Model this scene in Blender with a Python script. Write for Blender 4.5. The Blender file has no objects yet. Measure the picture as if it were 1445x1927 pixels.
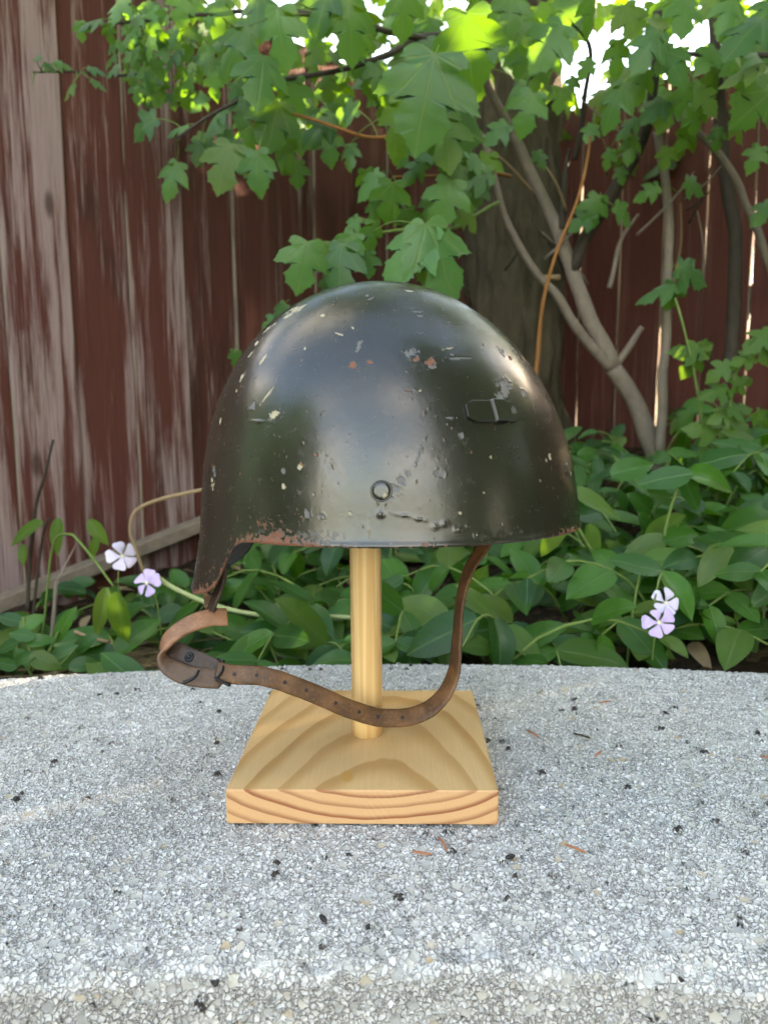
import bpy, math, random
import numpy as np
from mathutils import Matrix, Vector

random.seed(7)
rng = np.random.default_rng(11)
scene = bpy.context.scene
COL = scene.collection
R = math.radians

# ------------------------------------------------------------------ camera
F_PX, CX, CY = 1420.0, 722.5, 963.5
PITCH, ROLL, CAM_Z = R(7.66), -0.0067, 0.708
cp, sp = math.cos(PITCH), math.sin(PITCH)
FWD = np.array([0, cp, -sp]); UP0 = np.array([0, sp, cp]); RT0 = np.array([1.0, 0, 0])
RIGHT = math.cos(ROLL) * RT0 + math.sin(ROLL) * UP0
UP = -math.sin(ROLL) * RT0 + math.cos(ROLL) * UP0
CAM = np.array([0, 0, CAM_Z])
cam_d = bpy.data.cameras.new('camera')
cam = bpy.data.objects.new('camera', cam_d); COL.objects.link(cam)
cam.matrix_world = Matrix(((RIGHT[0], UP[0], -FWD[0], 0), (RIGHT[1], UP[1], -FWD[1], 0),
                           (RIGHT[2], UP[2], -FWD[2], CAM_Z), (0, 0, 0, 1)))
cam_d.sensor_fit = 'HORIZONTAL'; cam_d.sensor_width = 36.0
cam_d.lens = 36.0 * F_PX / 1445.0
cam_d.clip_start = 0.02; cam_d.clip_end = 3000
cam_d.dof.use_dof = True; cam_d.dof.focus_distance = 0.47; cam_d.dof.aperture_fstop = 15
scene.camera = cam

# ------------------------------------------------------------------ light
CLOUD_SEED = 8.4
SUN_AZ, SUN_EL = 62.0, 20.0           # degrees right of the viewing direction, above the horizon
world = bpy.data.worlds.new('World'); scene.world = world; world.use_nodes = True
wn = world.node_tree; wn.nodes.clear()
wo = wn.nodes.new('ShaderNodeOutputWorld'); wb = wn.nodes.new('ShaderNodeBackground')
sky = wn.nodes.new('ShaderNodeTexSky'); sky.sky_type = 'NISHITA'; sky.sun_disc = False
sky.sun_elevation = R(SUN_EL); sky.sun_rotation = R(SUN_AZ); sky.air_density = 1.0; sky.dust_density = 1.2
sky.ozone_density = 1.0
wb.inputs['Strength'].default_value = 0.15
# broken white cloud over the blue
wtc = wn.nodes.new('ShaderNodeTexCoord'); wsx = wn.nodes.new('ShaderNodeSeparateXYZ'); wn.links.new(wtc.outputs['Generated'], wsx.inputs[0])
def wmath(op, a, b):
    nd = wn.nodes.new('ShaderNodeMath'); nd.operation = op
    for i_, v_ in enumerate((a, b)):
        if isinstance(v_, (int, float)): nd.inputs[i_].default_value = v_
        else: wn.links.new(v_, nd.inputs[i_])
    return nd.outputs[0]
wz = wmath('ADD', wmath('MAXIMUM', wsx.outputs[2], 0.0), 0.22)
wcv = wn.nodes.new('ShaderNodeCombineXYZ'); wn.links.new(wmath('DIVIDE', wsx.outputs[0], wz), wcv.inputs[0]); wn.links.new(wmath('DIVIDE', wsx.outputs[1], wz), wcv.inputs[1])
wcv.inputs[2].default_value = CLOUD_SEED
wnz = wn.nodes.new('ShaderNodeTexNoise'); wnz.inputs['Scale'].default_value = 0.85; wnz.inputs['Detail'].default_value = 6; wnz.inputs['Roughness'].default_value = .55
wn.links.new(wcv.outputs[0], wnz.inputs['Vector'])
wmr = wn.nodes.new('ShaderNodeMapRange'); wmr.interpolation_type = 'SMOOTHSTEP'; wmr.inputs[1].default_value = .50; wmr.inputs[2].default_value = .64
wn.links.new(wnz.outputs[0], wmr.inputs[0])
wmx = wn.nodes.new('ShaderNodeMix'); wmx.data_type = 'RGBA'; wn.links.new(wmr.outputs[0], wmx.inputs[0]); wn.links.new(sky.outputs[0], wmx.inputs[6])
wmx.inputs[7].default_value = (6.4, 6.3, 6.2, 1)
wn.links.new(wmx.outputs[2], wb.inputs[0]); wn.links.new(wb.outputs[0], wo.inputs[0])
sd = bpy.data.lights.new('sun', 'SUN'); sd.energy = 3.2; sd.angle = R(0.5); sd.color = (1.0, 0.92, 0.78)
sun = bpy.data.objects.new('sun', sd); COL.objects.link(sun)
SUN_DIR = Vector((math.sin(R(SUN_AZ)) * math.cos(R(SUN_EL)), math.cos(R(SUN_AZ)) * math.cos(R(SUN_EL)), math.sin(R(SUN_EL))))
sun.rotation_euler = SUN_DIR.to_track_quat('Z', 'Y').to_euler(); sun.location = SUN_DIR * 30
scene.view_settings.view_transform = 'Standard'; scene.view_settings.look = 'None'
scene.view_settings.gamma = 1.0; scene.view_settings.use_curve_mapping = False
scene.view_settings.exposure = 3.4
scene.view_settings.use_white_balance = True; scene.view_settings.white_balance_temperature = 8000; scene.view_settings.white_balance_tint = 12
scene.render.engine = 'CYCLES'
scene.cycles.use_denoising = True
scene.cycles.use_adaptive_sampling = True; scene.cycles.adaptive_threshold = 0.025
scene.cycles.max_bounces = 5; scene.cycles.diffuse_bounces = 2; scene.cycles.glossy_bounces = 3; scene.cycles.transmission_bounces = 3
scene.cycles.caustics_reflective = False; scene.cycles.caustics_refractive = False
scene.cycles.sample_clamp_indirect = 6.0

# ------------------------------------------------------------------ helpers
def at(px, py, Y):
    """world point seen at a photograph pixel, at distance Y along the ground from the camera"""
    d = FWD + RIGHT * ((px - CX) / F_PX) + UP * ((CY - py) / F_PX)
    return CAM + d * (Y / d[1])

def nrm(v):
    v = np.asarray(v, float); return v / max(np.linalg.norm(v), 1e-9)

def smooth(a, b, x):
    t = np.clip((np.asarray(x, float) - a) / (b - a), 0, 1); return t * t * (3 - 2 * t)

def _h(ix, iy, iz, seed):
    n = (ix * 374761393 + iy * 668265263 + iz * 2147483647 + seed * 974711) & 0xffffffff
    n = ((n ^ (n >> 13)) * 1274126177) & 0xffffffff
    n = n ^ (n >> 16)
    return (n & 0xffff) / 65535.0

def noise(P, scale, seed=0):
    """value noise in 0..1 on an (n,3) array"""
    Q = np.asarray(P, float) * scale
    I = np.floor(Q).astype(np.int64); Fr = Q - I; Fr = Fr * Fr * (3 - 2 * Fr)
    out = 0
    for a in (0, 1):
        for b in (0, 1):
            for c in (0, 1):
                w = (Fr[:, 0] if a else 1 - Fr[:, 0]) * (Fr[:, 1] if b else 1 - Fr[:, 1]) * (Fr[:, 2] if c else 1 - Fr[:, 2])
                out = out + w * _h(I[:, 0] + a, I[:, 1] + b, I[:, 2] + c, seed)
    return out

def fbm(P, scale, octv=3, seed=0):
    s = 0; amp = 0.5; tot = 0
    for k in range(octv):
        s = s + amp * noise(P, scale * 2 ** k, seed + k); tot += amp; amp *= 0.5
    return s / tot

ORIGIN = {}
def tag(o, label=None, cat=None, group=None, kind=None):
    if label: o['label'] = label
    if cat: o['category'] = cat
    if group: o['group'] = group
    if kind: o['kind'] = kind
    return o

def empty(name, loc, label=None, cat=None, group=None, kind=None):
    o = bpy.data.objects.new(name, None); COL.objects.link(o)
    o.location = loc; o.empty_display_size = 0.05
    ORIGIN[o.name] = np.array(loc, float)
    return tag(o, label, cat, group, kind)

def mesh_data(name, V, Fc, mat, smooth_sh=True, uv=None, attrs=None):
    me = bpy.data.meshes.new(name)
    V = np.asarray(V, np.float32)
    if isinstance(Fc, np.ndarray):
        nv, nf, k = len(V), len(Fc), Fc.shape[1]
        me.vertices.add(nv); me.vertices.foreach_set('co', V.ravel())
        me.loops.add(nf * k); me.loops.foreach_set('vertex_index', Fc.astype(np.int32).ravel())
        me.polygons.add(nf); me.polygons.foreach_set('loop_start', np.arange(0, nf * k, k, dtype=np.int32))
        me.update(calc_edges=True)
    else:
        me.from_pydata(V.tolist(), [], [list(map(int, f)) for f in Fc]); me.update()
    if smooth_sh:
        me.polygons.foreach_set('use_smooth', np.ones(len(me.polygons), bool))
    if uv is not None:
        li = np.empty(len(me.loops), np.int32); me.loops.foreach_get('vertex_index', li)
        lay = me.uv_layers.new(name='UVMap'); lay.data.foreach_set('uv', np.asarray(uv, np.float32)[li].ravel())
    for k, a in (attrs or {}).items():
        at_ = me.attributes.new(k, 'FLOAT', 'POINT'); at_.data.foreach_set('value', np.asarray(a, np.float32))
    for m in (mat if isinstance(mat, (list, tuple)) else [mat]):
        if m: me.materials.append(m)
    me.validate()
    return me

def mk(name, V, Fc, mat, parent=None, smooth_sh=True, uv=None, attrs=None, origin=None):
    """one mesh object, vertices given in world space; its origin sits at `origin` or its parent's origin"""
    base = ORIGIN[parent.name] if parent else np.zeros(3)
    org = np.array(origin, float) if origin is not None else base.copy()
    me = mesh_data(name, np.asarray(V, float) - org, Fc, mat, smooth_sh, uv, attrs)
    o = bpy.data.objects.new(name, me); COL.objects.link(o)
    if parent: o.parent = parent
    o.location = org - base
    ORIGIN[o.name] = org
    return o

class MB:
    def __init__(s): s.V = []; s.F = []; s.n = 0
    def add(s, V, Fc):
        V = np.asarray(V, float); s.V.append(V)
        for f in Fc: s.F.append([int(i) + s.n for i in f])
        s.n += len(V); return s
    def box(s, c, ax, ay, az, hx, hy, hz, bev=0.0):
        c = np.asarray(c, float); ax, ay, az = nrm(ax), nrm(ay), nrm(az)
        if bev <= 0:
            P = [c + ax * hx * i + ay * hy * j + az * hz * k for i in (-1, 1) for j in (-1, 1) for k in (-1, 1)]
            return s.add(P, [(0, 1, 3, 2), (4, 6, 7, 5), (0, 4, 5, 1), (2, 3, 7, 6), (0, 2, 6, 4), (1, 5, 7, 3)])
        # bevelled box: rings along az
        b = bev
        def ring(z, ins):
            x, y = hx - ins, hy - ins
            pts = [(-x + b, -y), (x - b, -y), (x, -y + b), (x, y - b), (x - b, y), (-x + b, y), (-x, y - b), (-x, -y + b)]
            return [c + ax * p + ay * q + az * z for p, q in pts]
        rs = [ring(-hz, b), ring(-hz + b, 0), ring(hz - b, 0), ring(hz, b)]
        P = [p for r_ in rs for p in r_]; Fc = [list(range(7, -1, -1)), list(range(24, 32))]
        for k in range(3):
            for i in range(8):
                j = (i + 1) % 8; Fc.append((k * 8 + i, k * 8 + j, k * 8 + 8 + j, k * 8 + 8 + i))
        return s.add(P, Fc)
    def tube(s, pts, rad, seg=8, cap=True):
        pts = np.asarray(pts, float); n = len(pts)
        rad = np.full(n, rad) if np.isscalar(rad) else np.asarray(rad, float)
        T = np.gradient(pts, axis=0); T /= np.maximum(np.linalg.norm(T, axis=1, keepdims=True), 1e-9)
        u = nrm(np.cross(T[0], [0.3, 0.2, 0.93])); P = []
        for i in range(n):
            u = nrm(u - T[i] * np.dot(u, T[i])); w = np.cross(T[i], u)
            for k in range(seg):
                a = 2 * math.pi * k / seg; P.append(pts[i] + (u * math.cos(a) + w * math.sin(a)) * rad[i])
        Fc = [(i * seg + k, i * seg + (k + 1) % seg, (i + 1) * seg + (k + 1) % seg, (i + 1) * seg + k) for i in range(n - 1) for k in range(seg)]
        if cap: Fc += [list(range(seg - 1, -1, -1)), list(range((n - 1) * seg, n * seg))]
        return s.add(P, Fc)
    def build(s, name, mat, parent=None, smooth_sh=True, origin=None):
        return mk(name, np.concatenate(s.V), s.F, mat, parent, smooth_sh, origin=origin)

def spline(pts, n=40):
    """Catmull-Rom through the points"""
    P = np.asarray(pts, float); P = np.vstack([2 * P[0] - P[1], P, 2 * P[-1] - P[-2]])
    out = []
    m = len(P) - 3
    for t in np.linspace(0, m - 1e-6, n):
        i = int(t); u = t - i; a, b, c, d = P[i:i + 4]
        out.append(0.5 * (2 * b + (c - a) * u + (2 * a - 5 * b + 4 * c - d) * u * u + (3 * b - a - 3 * c + d) * u ** 3))
    return np.array(out)

# ------------------------------------------------------------------ material helpers
class NT:
    def __init__(s, name):
        s.m = bpy.data.materials.new(name); s.m.use_nodes = True; s.t = s.m.node_tree; s.t.nodes.clear()
        s.out = s.n('ShaderNodeOutputMaterial')
    def n(s, typ, **kw):
        nd = s.t.nodes.new(typ)
        for k, v in kw.items(): setattr(nd, k, v)
        return nd
    def L(s, a, b): s.t.links.new(a, b)
    def put(s, sock, v):
        if isinstance(v, bpy.types.NodeSocket): s.L(v, sock)
        elif isinstance(v, (tuple, list)) and len(v) == 3 and sock.type == 'RGBA': sock.default_value = (*v, 1)
        else: sock.default_value = v
    def math(s, op, a, b=None, c=None, clamp=False):
        nd = s.n('ShaderNodeMath', operation=op); nd.use_clamp = clamp
        s.put(nd.inputs[0], a)
        if b is not None: s.put(nd.inputs[1], b)
        if c is not None: s.put(nd.inputs[2], c)
        return nd.outputs[0]
    def mix(s, f, a, b, blend='MIX'):
        nd = s.n('ShaderNodeMix', data_type='RGBA', blend_type=blend)
        s.put(nd.inputs[0], f); s.put(nd.inputs[6], a); s.put(nd.inputs[7], b); return nd.outputs[2]
    def fmix(s, f, a, b):
        nd = s.n('ShaderNodeMix', data_type='FLOAT')
        s.put(nd.inputs[0], f); s.put(nd.inputs[2], a); s.put(nd.inputs[3], b); return nd.outputs[0]
    def obj(s): return s.n('ShaderNodeTexCoord').outputs['Object']
    def geo(s): return s.n('ShaderNodeNewGeometry').outputs['Position']
    def mapping(s, v, scale=(1, 1, 1), loc=(0, 0, 0), rot=(0, 0, 0)):
        nd = s.n('ShaderNodeMapping'); s.L(v, nd.inputs[0]); nd.inputs['Scale'].default_value = scale
        s.put(nd.inputs['Location'], loc); nd.inputs['Rotation'].default_value = rot; return nd.outputs[0]
    def noise(s, v, scale, detail=3, rough=0.5, col=False, dist=0.0):
        nd = s.n('ShaderNodeTexNoise'); s.L(v, nd.inputs['Vector']); s.put(nd.inputs['Scale'], scale)
        nd.inputs['Detail'].default_value = detail; nd.inputs['Roughness'].default_value = rough
        nd.inputs['Distortion'].default_value = dist
        return nd.outputs[1 if col else 0]
    def voro(s, v, scale, feature='F1', rnd=1.0):
        nd = s.n('ShaderNodeTexVoronoi', feature=feature); s.L(v, nd.inputs['Vector'])
        nd.inputs['Scale'].default_value = scale; nd.inputs['Randomness'].default_value = rnd; return nd
    def ramp(s, f, stops, interp='LINEAR'):
        nd = s.n('ShaderNodeValToRGB'); s.L(f, nd.inputs[0]); cr = nd.color_ramp; cr.interpolation = interp
        while len(cr.elements) > 1: cr.elements.remove(cr.elements[-1])
        cr.elements[0].position = stops[0][0]; c = stops[0][1]; cr.elements[0].color = (*c, 1) if not np.isscalar(c) else (c, c, c, 1)
        for p, c in stops[1:]:
            e = cr.elements.new(p); e.color = (*c, 1) if not np.isscalar(c) else (c, c, c, 1)
        return nd.outputs[0]
    def sstep(s, x, a, b):
        nd = s.n('ShaderNodeMapRange', interpolation_type='SMOOTHSTEP'); s.put(nd.inputs[0], x)
        nd.inputs[1].default_value = a; nd.inputs[2].default_value = b; return nd.outputs[0]
    def attr(s, name):
        nd = s.n('ShaderNodeAttribute'); nd.attribute_name = name; return nd.outputs['Fac']
    def bump(s, h, strength=0.5, dist=0.001, normal=None):
        nd = s.n('ShaderNodeBump'); s.L(h, nd.inputs['Height']); nd.inputs['Strength'].default_value = strength
        nd.inputs['Distance'].default_value = dist
        if normal is not None: s.L(normal, nd.inputs['Normal'])
        return nd.outputs[0]
    def principled(s, color, rough=0.5, normal=None, metal=0.0, spec=0.5, coat=0.0, link=True):
        b = s.n('ShaderNodeBsdfPrincipled')
        s.put(b.inputs['Base Color'], color); s.put(b.inputs['Roughness'], rough); s.put(b.inputs['Metallic'], metal)
        s.put(b.inputs['Specular IOR Level'], spec)
        if coat: b.inputs['Coat Weight'].default_value = coat
        if normal is not None: s.L(normal, b.inputs['Normal'])
        if link: s.L(b.outputs[0], s.out.inputs[0])
        return b.outputs[0]

# ------------------------------------------------------------------ materials
def mat_concrete():
    t = NT('exposed_aggregate_concrete'); v = t.obj()
    wv = t.noise(v, 230, 2, 0.6, col=True)
    sub = t.n('ShaderNodeVectorMath', operation='SUBTRACT'); t.L(wv, sub.inputs[0]); sub.inputs[1].default_value = (.5, .5, .5)
    scl = t.n('ShaderNodeVectorMath', operation='SCALE'); t.L(sub.outputs[0], scl.inputs[0]); scl.inputs['Scale'].default_value = 0.0052
    add = t.n('ShaderNodeVectorMath', operation='ADD'); t.L(v, add.inputs[0]); t.L(scl.outputs[0], add.inputs[1]); w = add.outputs[0]
    a = t.voro(w, 330); ae = t.voro(w, 330, 'DISTANCE_TO_EDGE')
    b = t.voro(w, 130)
    sa = t.n('ShaderNodeSeparateColor'); t.L(a.outputs['Color'], sa.inputs[0])
    sb = t.n('ShaderNodeSeparateColor'); t.L(b.outputs['Color'], sb.inputs[0])
    # larger pebbles: some cells only, round, of uneven size
    rad_b = t.math('ADD', .26, t.math('MULTIPLY', sb.outputs[2], .20))
    big = t.math('MULTIPLY', t.math('GREATER_THAN', sb.outputs[0], 0.52), t.math('SUBTRACT', 1.0, t.sstep(t.math('SUBTRACT', b.outputs['Distance'], rad_b), -.03, .03)))
    tint_a = t.ramp(sa.outputs[1], [(0, (.42, .415, .405)), (.3, (.66, .65, .63)), (.6, (.80, .795, .785)), (.85, (.55, .545, .54)), (1, (.70, .67, .61))])
    tint_b = t.ramp(sb.outputs[1], [(0, (.38, .385, .385)), (.35, (.53, .51, .46)), (.6, (.45, .455, .455)), (.9, (.60, .57, .51)), (.96, (.46, .35, .22)), (1, (.54, .53, .51))])
    fine = t.noise(v, 1000, 2, 0.6)
    low = t.noise(v, 60, 3, .6)
    edge_a = t.sstep(ae.outputs['Distance'], 0.0, 0.15)
    crev = t.math('MULTIPLY', t.math('SUBTRACT', 1.0, edge_a), t.sstep(low, .25, .50))
    cement = t.mix(fine, (.52, .512, .50), (.75, .74, .725))
    ca = t.mix(t.math('GREATER_THAN', sa.outputs[0], 0.5), cement, tint_a)
    ca = t.mix(t.math('MULTIPLY', crev, .80), ca, (.17, .155, .15))
    rim_b = t.math('MULTIPLY', t.math('GREATER_THAN', sb.outputs[0], 0.52), t.math('SUBTRACT', 1.0, t.sstep(t.math('ABSOLUTE', t.math('SUBTRACT', t.math('SUBTRACT', b.outputs['Distance'], rad_b), .02)), .005, .035)))
    c = t.mix(big, ca, tint_b)
    c = t.mix(t.math('MULTIPLY', rim_b, t.math('MULTIPLY', t.sstep(low, .35, .6), .55)), c, (.24, .225, .21))
    grime = t.noise(v, 9, 3, .6)
    c = t.mix(t.sstep(grime, .45, .75), c, t.mix(1.0, c, (.84, .83, .82), 'MULTIPLY'))
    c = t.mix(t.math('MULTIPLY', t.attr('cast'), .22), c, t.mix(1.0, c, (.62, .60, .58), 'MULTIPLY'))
    # blow holes
    p = t.voro(t.mapping(w, (1, 1.35, 1)), 70); spc = t.n('ShaderNodeSeparateColor'); t.L(p.outputs['Color'], spc.inputs[0])
    pd = t.math('ADD', p.outputs['Distance'], t.math('MULTIPLY', t.math('SUBTRACT', t.noise(v, 380, 2), .5), .30))
    size = t.math('MULTIPLY', t.math('POWER', spc.outputs[1], 1.6), 0.27)
    pit = t.math('MULTIPLY', t.math('GREATER_THAN', t.math('ADD', spc.outputs[0], t.math('MULTIPLY', t.attr('cast'), .25)), 0.42), t.math('SUBTRACT', 1.0, t.sstep(t.math('SUBTRACT', pd, size), -.05, 0.05)))
    c = t.mix(pit, c, (.050, .043, .040))
    da = t.math('SUBTRACT', 1.0, t.math('POWER', t.math('MINIMUM', t.math('MULTIPLY', a.outputs['Distance'], 1.35), 1.0), 2.0))
    db = t.math('SUBTRACT', 1.0, t.math('POWER', t.math('MINIMUM', t.math('MULTIPLY', b.outputs['Distance'], 1.6), 1.0), 2.0))
    ha = t.math('ADD', t.math('MULTIPLY', da, .0013), t.math('MULTIPLY', t.math('MULTIPLY', edge_a, .0004), 1.0))
    ha = t.math('ADD', ha, t.math('MULTIPLY', sa.outputs[2], .0011))
    hb = t.math('ADD', t.math('MULTIPLY', db, .0013), .0009)
    h = t.fmix(big, ha, hb)
    h = t.math('ADD', h, t.math('MULTIPLY', fine, .0002))
    h = t.math('SUBTRACT', h, t.math('MULTIPLY', pit, .0026))
    dn = t.n('ShaderNodeDisplacement'); t.L(h, dn.inputs['Height']); dn.inputs['Midlevel'].default_value = 0.0014; dn.inputs['Scale'].default_value = 1.0
    t.L(dn.outputs[0], t.out.inputs['Displacement'])
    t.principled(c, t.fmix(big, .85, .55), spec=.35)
    t.m.displacement_method = 'BOTH'
    return t.m

def mat_pine(end=True):
    t = NT('pine_wood'); v = t.obj()
    wob = t.noise(t.mapping(v, (14, 3.2, 14)), 1.0, 3, .55, col=True)
    sub = t.n('ShaderNodeVectorMath', operation='SUBTRACT'); t.L(wob, sub.inputs[0]); sub.inputs[1].default_value = (.5, .5, .5)
    scl = t.n('ShaderNodeVectorMath', operation='SCALE'); t.L(sub.outputs[0], scl.inputs[0]); scl.inputs['Scale'].default_value = 0.0065
    add = t.n('ShaderNodeVectorMath', operation='ADD'); t.L(v, add.inputs[0]); t.L(scl.outputs[0], add.inputs[1])
    sx = t.n('ShaderNodeSeparateXYZ'); t.L(add.outputs[0], sx.inputs[0])
    x = t.math('SUBTRACT', sx.outputs[0], t.math('ADD', .012, t.math('MULTIPLY', sx.outputs[1], .05)))
    # pith runs front to back above the board and dips towards the front
    z = t.math('SUBTRACT', sx.outputs[2], t.math('ADD', .074, t.math('MULTIPLY', sx.outputs[1], .13)))
    z = t.math('MULTIPLY', z, 1.15)
    x2 = t.math('MULTIPLY', x, 0.62)
    r = t.math('SQRT', t.math('ADD', t.math('MULTIPLY', x2, x2), t.math('MULTIPLY', z, z)))
    ring = t.math('MULTIPLY', r, 122.0)
    ring = t.math('ADD', ring, t.math('MULTIPLY', t.noise(v, 7, 2), .9))
    fr = t.math('FRACT', ring)
    late = t.math('MULTIPLY', t.sstep(fr, .42, .86), t.math('SUBTRACT', 1.0, t.sstep(fr, .93, .995)))
    idn = t.math('FRACT', t.math('MULTIPLY', t.math('FLOOR', ring), .618))
    late = t.math('MULTIPLY', late, t.math('ADD', .62, t.math('MULTIPLY', idn, .38)))
    fib = t.noise(t.mapping(v, (700, 22, 700)), 1.0, 3, .6)
    nrmv = t.n('ShaderNodeNewGeometry').outputs['Normal']
    sn = t.n('ShaderNodeSeparateXYZ'); t.L(nrmv, sn.inputs[0])
    endf = t.math('GREATER_THAN', t.math('ABSOLUTE', sn.outputs[1]), .7)
    light = t.mix(fib, (.64, .395, .18), (.74, .485, .24))
    dark = t.mix(endf, (.46, .225, .065), (.29, .088, .034))
    c = t.mix(t.math('MULTIPLY', late, t.fmix(endf, .74, .97)), light, dark)
    c = t.mix(t.math('MULTIPLY', t.math('MULTIPLY', endf, .45), t.math('SUBTRACT', 1.0, late)), c, (.60, .285, .145))
    # saw marks on the sawn end
    saw = t.n('ShaderNodeTexWave'); saw.wave_type = 'BANDS'; saw.inputs['Scale'].default_value = 95
    saw.inputs['Distortion'].default_value = 2.5; saw.inputs['Detail'].default_value = 2
    t.L(t.mapping(v, (1, 1, 1), rot=(0, R(38), 0)), saw.inputs[0])
    sw = t.math('MULTIPLY', t.math('MULTIPLY', t.sstep(saw.outputs[1], .78, 1.0), endf), t.sstep(t.noise(v, 22, 2), .46, .66))
    c = t.mix(t.math('MULTIPLY', sw, .08), c, (.80, .62, .42))
    # a resin spot near the front and dust specks
    d = t.n('ShaderNodeVectorMath', operation='DISTANCE'); t.L(t.mapping(v, (1, .55, 1)), d.inputs[0]); d.inputs[1].default_value = (-.0115, -.0365, .0234)
    spot = t.math('SUBTRACT', 1.0, t.sstep(t.math('ADD', d.outputs['Value'], t.math('MULTIPLY', t.noise(v, 160, 2), .002)), .0042, .0062))
    c = t.mix(t.math('MULTIPLY', spot, .8), c, (.55, .28, .075))
    spk = t.voro(v, 260); c = t.mix(t.math('MULTIPLY', t.math('LESS_THAN', spk.outputs['Distance'], .085), .5), c, (.25, .15, .07))
    hgt = t.math('ADD', t.math('MULTIPLY', late, .4), t.math('MULTIPLY', fib, .8))
    t.principled(c, t.fmix(endf, .42, .7), t.bump(hgt, .25, .0004), spec=.4)
    return t.m

def mat_dowel():
    t = NT('pine_dowel'); v = t.obj()
    g = t.noise(t.mapping(v, (80, 80, 1.8)), 1.0, 2, .5)
    g2 = t.noise(t.mapping(v, (600, 600, 12)), 1.0, 3, .6)
    s = t.math('FRACT', t.math('MULTIPLY', g, 4.6))
    late = t.math('MULTIPLY', t.sstep(s, .35, .85), t.math('SUBTRACT', 1.0, t.sstep(s, .92, 1.0)))
    c = t.mix(t.math('MULTIPLY', late, .5), t.mix(g2, (.72, .46, .19), (.82, .575, .28)), (.58, .29, .09))
    t.principled(c, .40, t.bump(g2, .15, .0003), spec=.45)
    return t.m

def mat_shell():
    t = NT('olive_paint'); v = t.obj()
    blot = t.noise(v, 34, 4, .6); fine = t.noise(v, 620, 3, .6); med = t.noise(v, 150, 3, .6)
    c = t.mix(blot, (.0135, .0130, .0085), (.021, .0205, .0125))
    c = t.mix(t.sstep(med, .60, .85), c, (.045, .044, .034))
    dust = t.voro(v, 420)
    c = t.mix(t.math('MULTIPLY', t.math('LESS_THAN', dust.outputs['Distance'], .05), .35), c, (.16, .15, .12))
    scuff = t.noise(t.mapping(v, (60, 60, 900)), 1.0, 3, .7)
    scm = t.math('MULTIPLY', t.sstep(scuff, .66, .8), t.sstep(t.noise(v, 18, 2), .5, .7))
    c = t.mix(t.math('MULTIPLY', scm, .3), c, (.12, .12, .105))
    hs = t.noise(t.mapping(v, (35, 35, 1500), rot=(0, R(24), 0)), 1.0, 2, .7); hs2 = t.noise(t.mapping(v, (1500, 300, 30), rot=(0, R(-12), 0)), 1.0, 2, .7)
    hair = t.math('MULTIPLY', t.math('MAXIMUM', t.sstep(hs, .70, .78), t.sstep(hs2, .70, .78)), t.sstep(t.noise(v, 26, 2), .48, .66))
    c = t.mix(t.math('MULTIPLY', hair, .35), c, (.15, .15, .14))
    cream, grey, rust = t.attr('cream'), t.attr('grey'), t.attr('rust')
    grain = t.noise(v, 1100, 3, .7)
    c = t.mix(grey, c, t.mix(grain, (.09, .082, .08), (.22, .205, .20)))
    c = t.mix(cream, c, t.mix(grain, (.26, .21, .11), (.58, .51, .36)))
    rc = t.mix(grain, (.055, .018, .010), (.30, .10, .042))
    rm = t.math('MULTIPLY', rust, t.sstep(t.math('ADD', grain, t.math('MULTIPLY', rust, .35)), .55, .78), clamp=True)
    c = t.mix(rm, c, rc)
    wear_shade_mask = t.math('MAXIMUM', t.math('MAXIMUM', cream, grey), rm)
    rough = t.fmix(wear_shade_mask, t.math('ADD', .195, t.math('ADD', t.math('MULTIPLY', t.math('ADD', med, t.math('MULTIPLY', hair, 1.2)), .12), t.math('MULTIPLY', scm, .12))), .75)
    h = t.math('ADD', t.math('MULTIPLY', fine, .25), t.math('ADD', t.math('MULTIPLY', med, .5), t.math('MULTIPLY', t.math('MULTIPLY', rm, grain), 3.0)))
    t.principled(c, rough, t.bump(h, .16, .0006), spec=.72)
    return t.m

def mat_leather(name, c0, c1, c2):
    t = NT(name); v = t.obj()
    g = t.noise(v, 480, 4, .65); b = t.noise(v, 55, 3, .6)
    pores = t.voro(v, 1500)
    c = t.mix(t.sstep(b, .35, .7), c0, c1)
    c = t.mix(t.math('MULTIPLY', t.sstep(g, .52, .75), .6), c, c2)
    if name == 'worn_tan_leather':     # shade on the loop's lower run, painted as darker brown
        c = t.mix(t.attr('wear_shade_mask'), t.mix(g, (.060, .032, .019), (.15, .085, .05)), c)
    h = t.math('ADD', g, t.math('MULTIPLY', pores.outputs['Distance'], .5))
    t.principled(c, t.fmix(g, .36, .62), t.bump(h, .45, .0006), spec=.45)
    return t.m

def mat_simple(name, c, rough=.5, metal=0.0, spec=.5, var=.35, scale=60, bump=.2):
    t = NT(name); v = t.obj()
    n = t.noise(v, scale, 4, .6)
    cc = t.mix(n, tuple(x * (1 - var) for x in c), tuple(min(1, x * (1 + var)) for x in c))
    t.principled(cc, rough, t.bump(n, bump, .0015), metal=metal, spec=spec)
    return t.m

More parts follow.
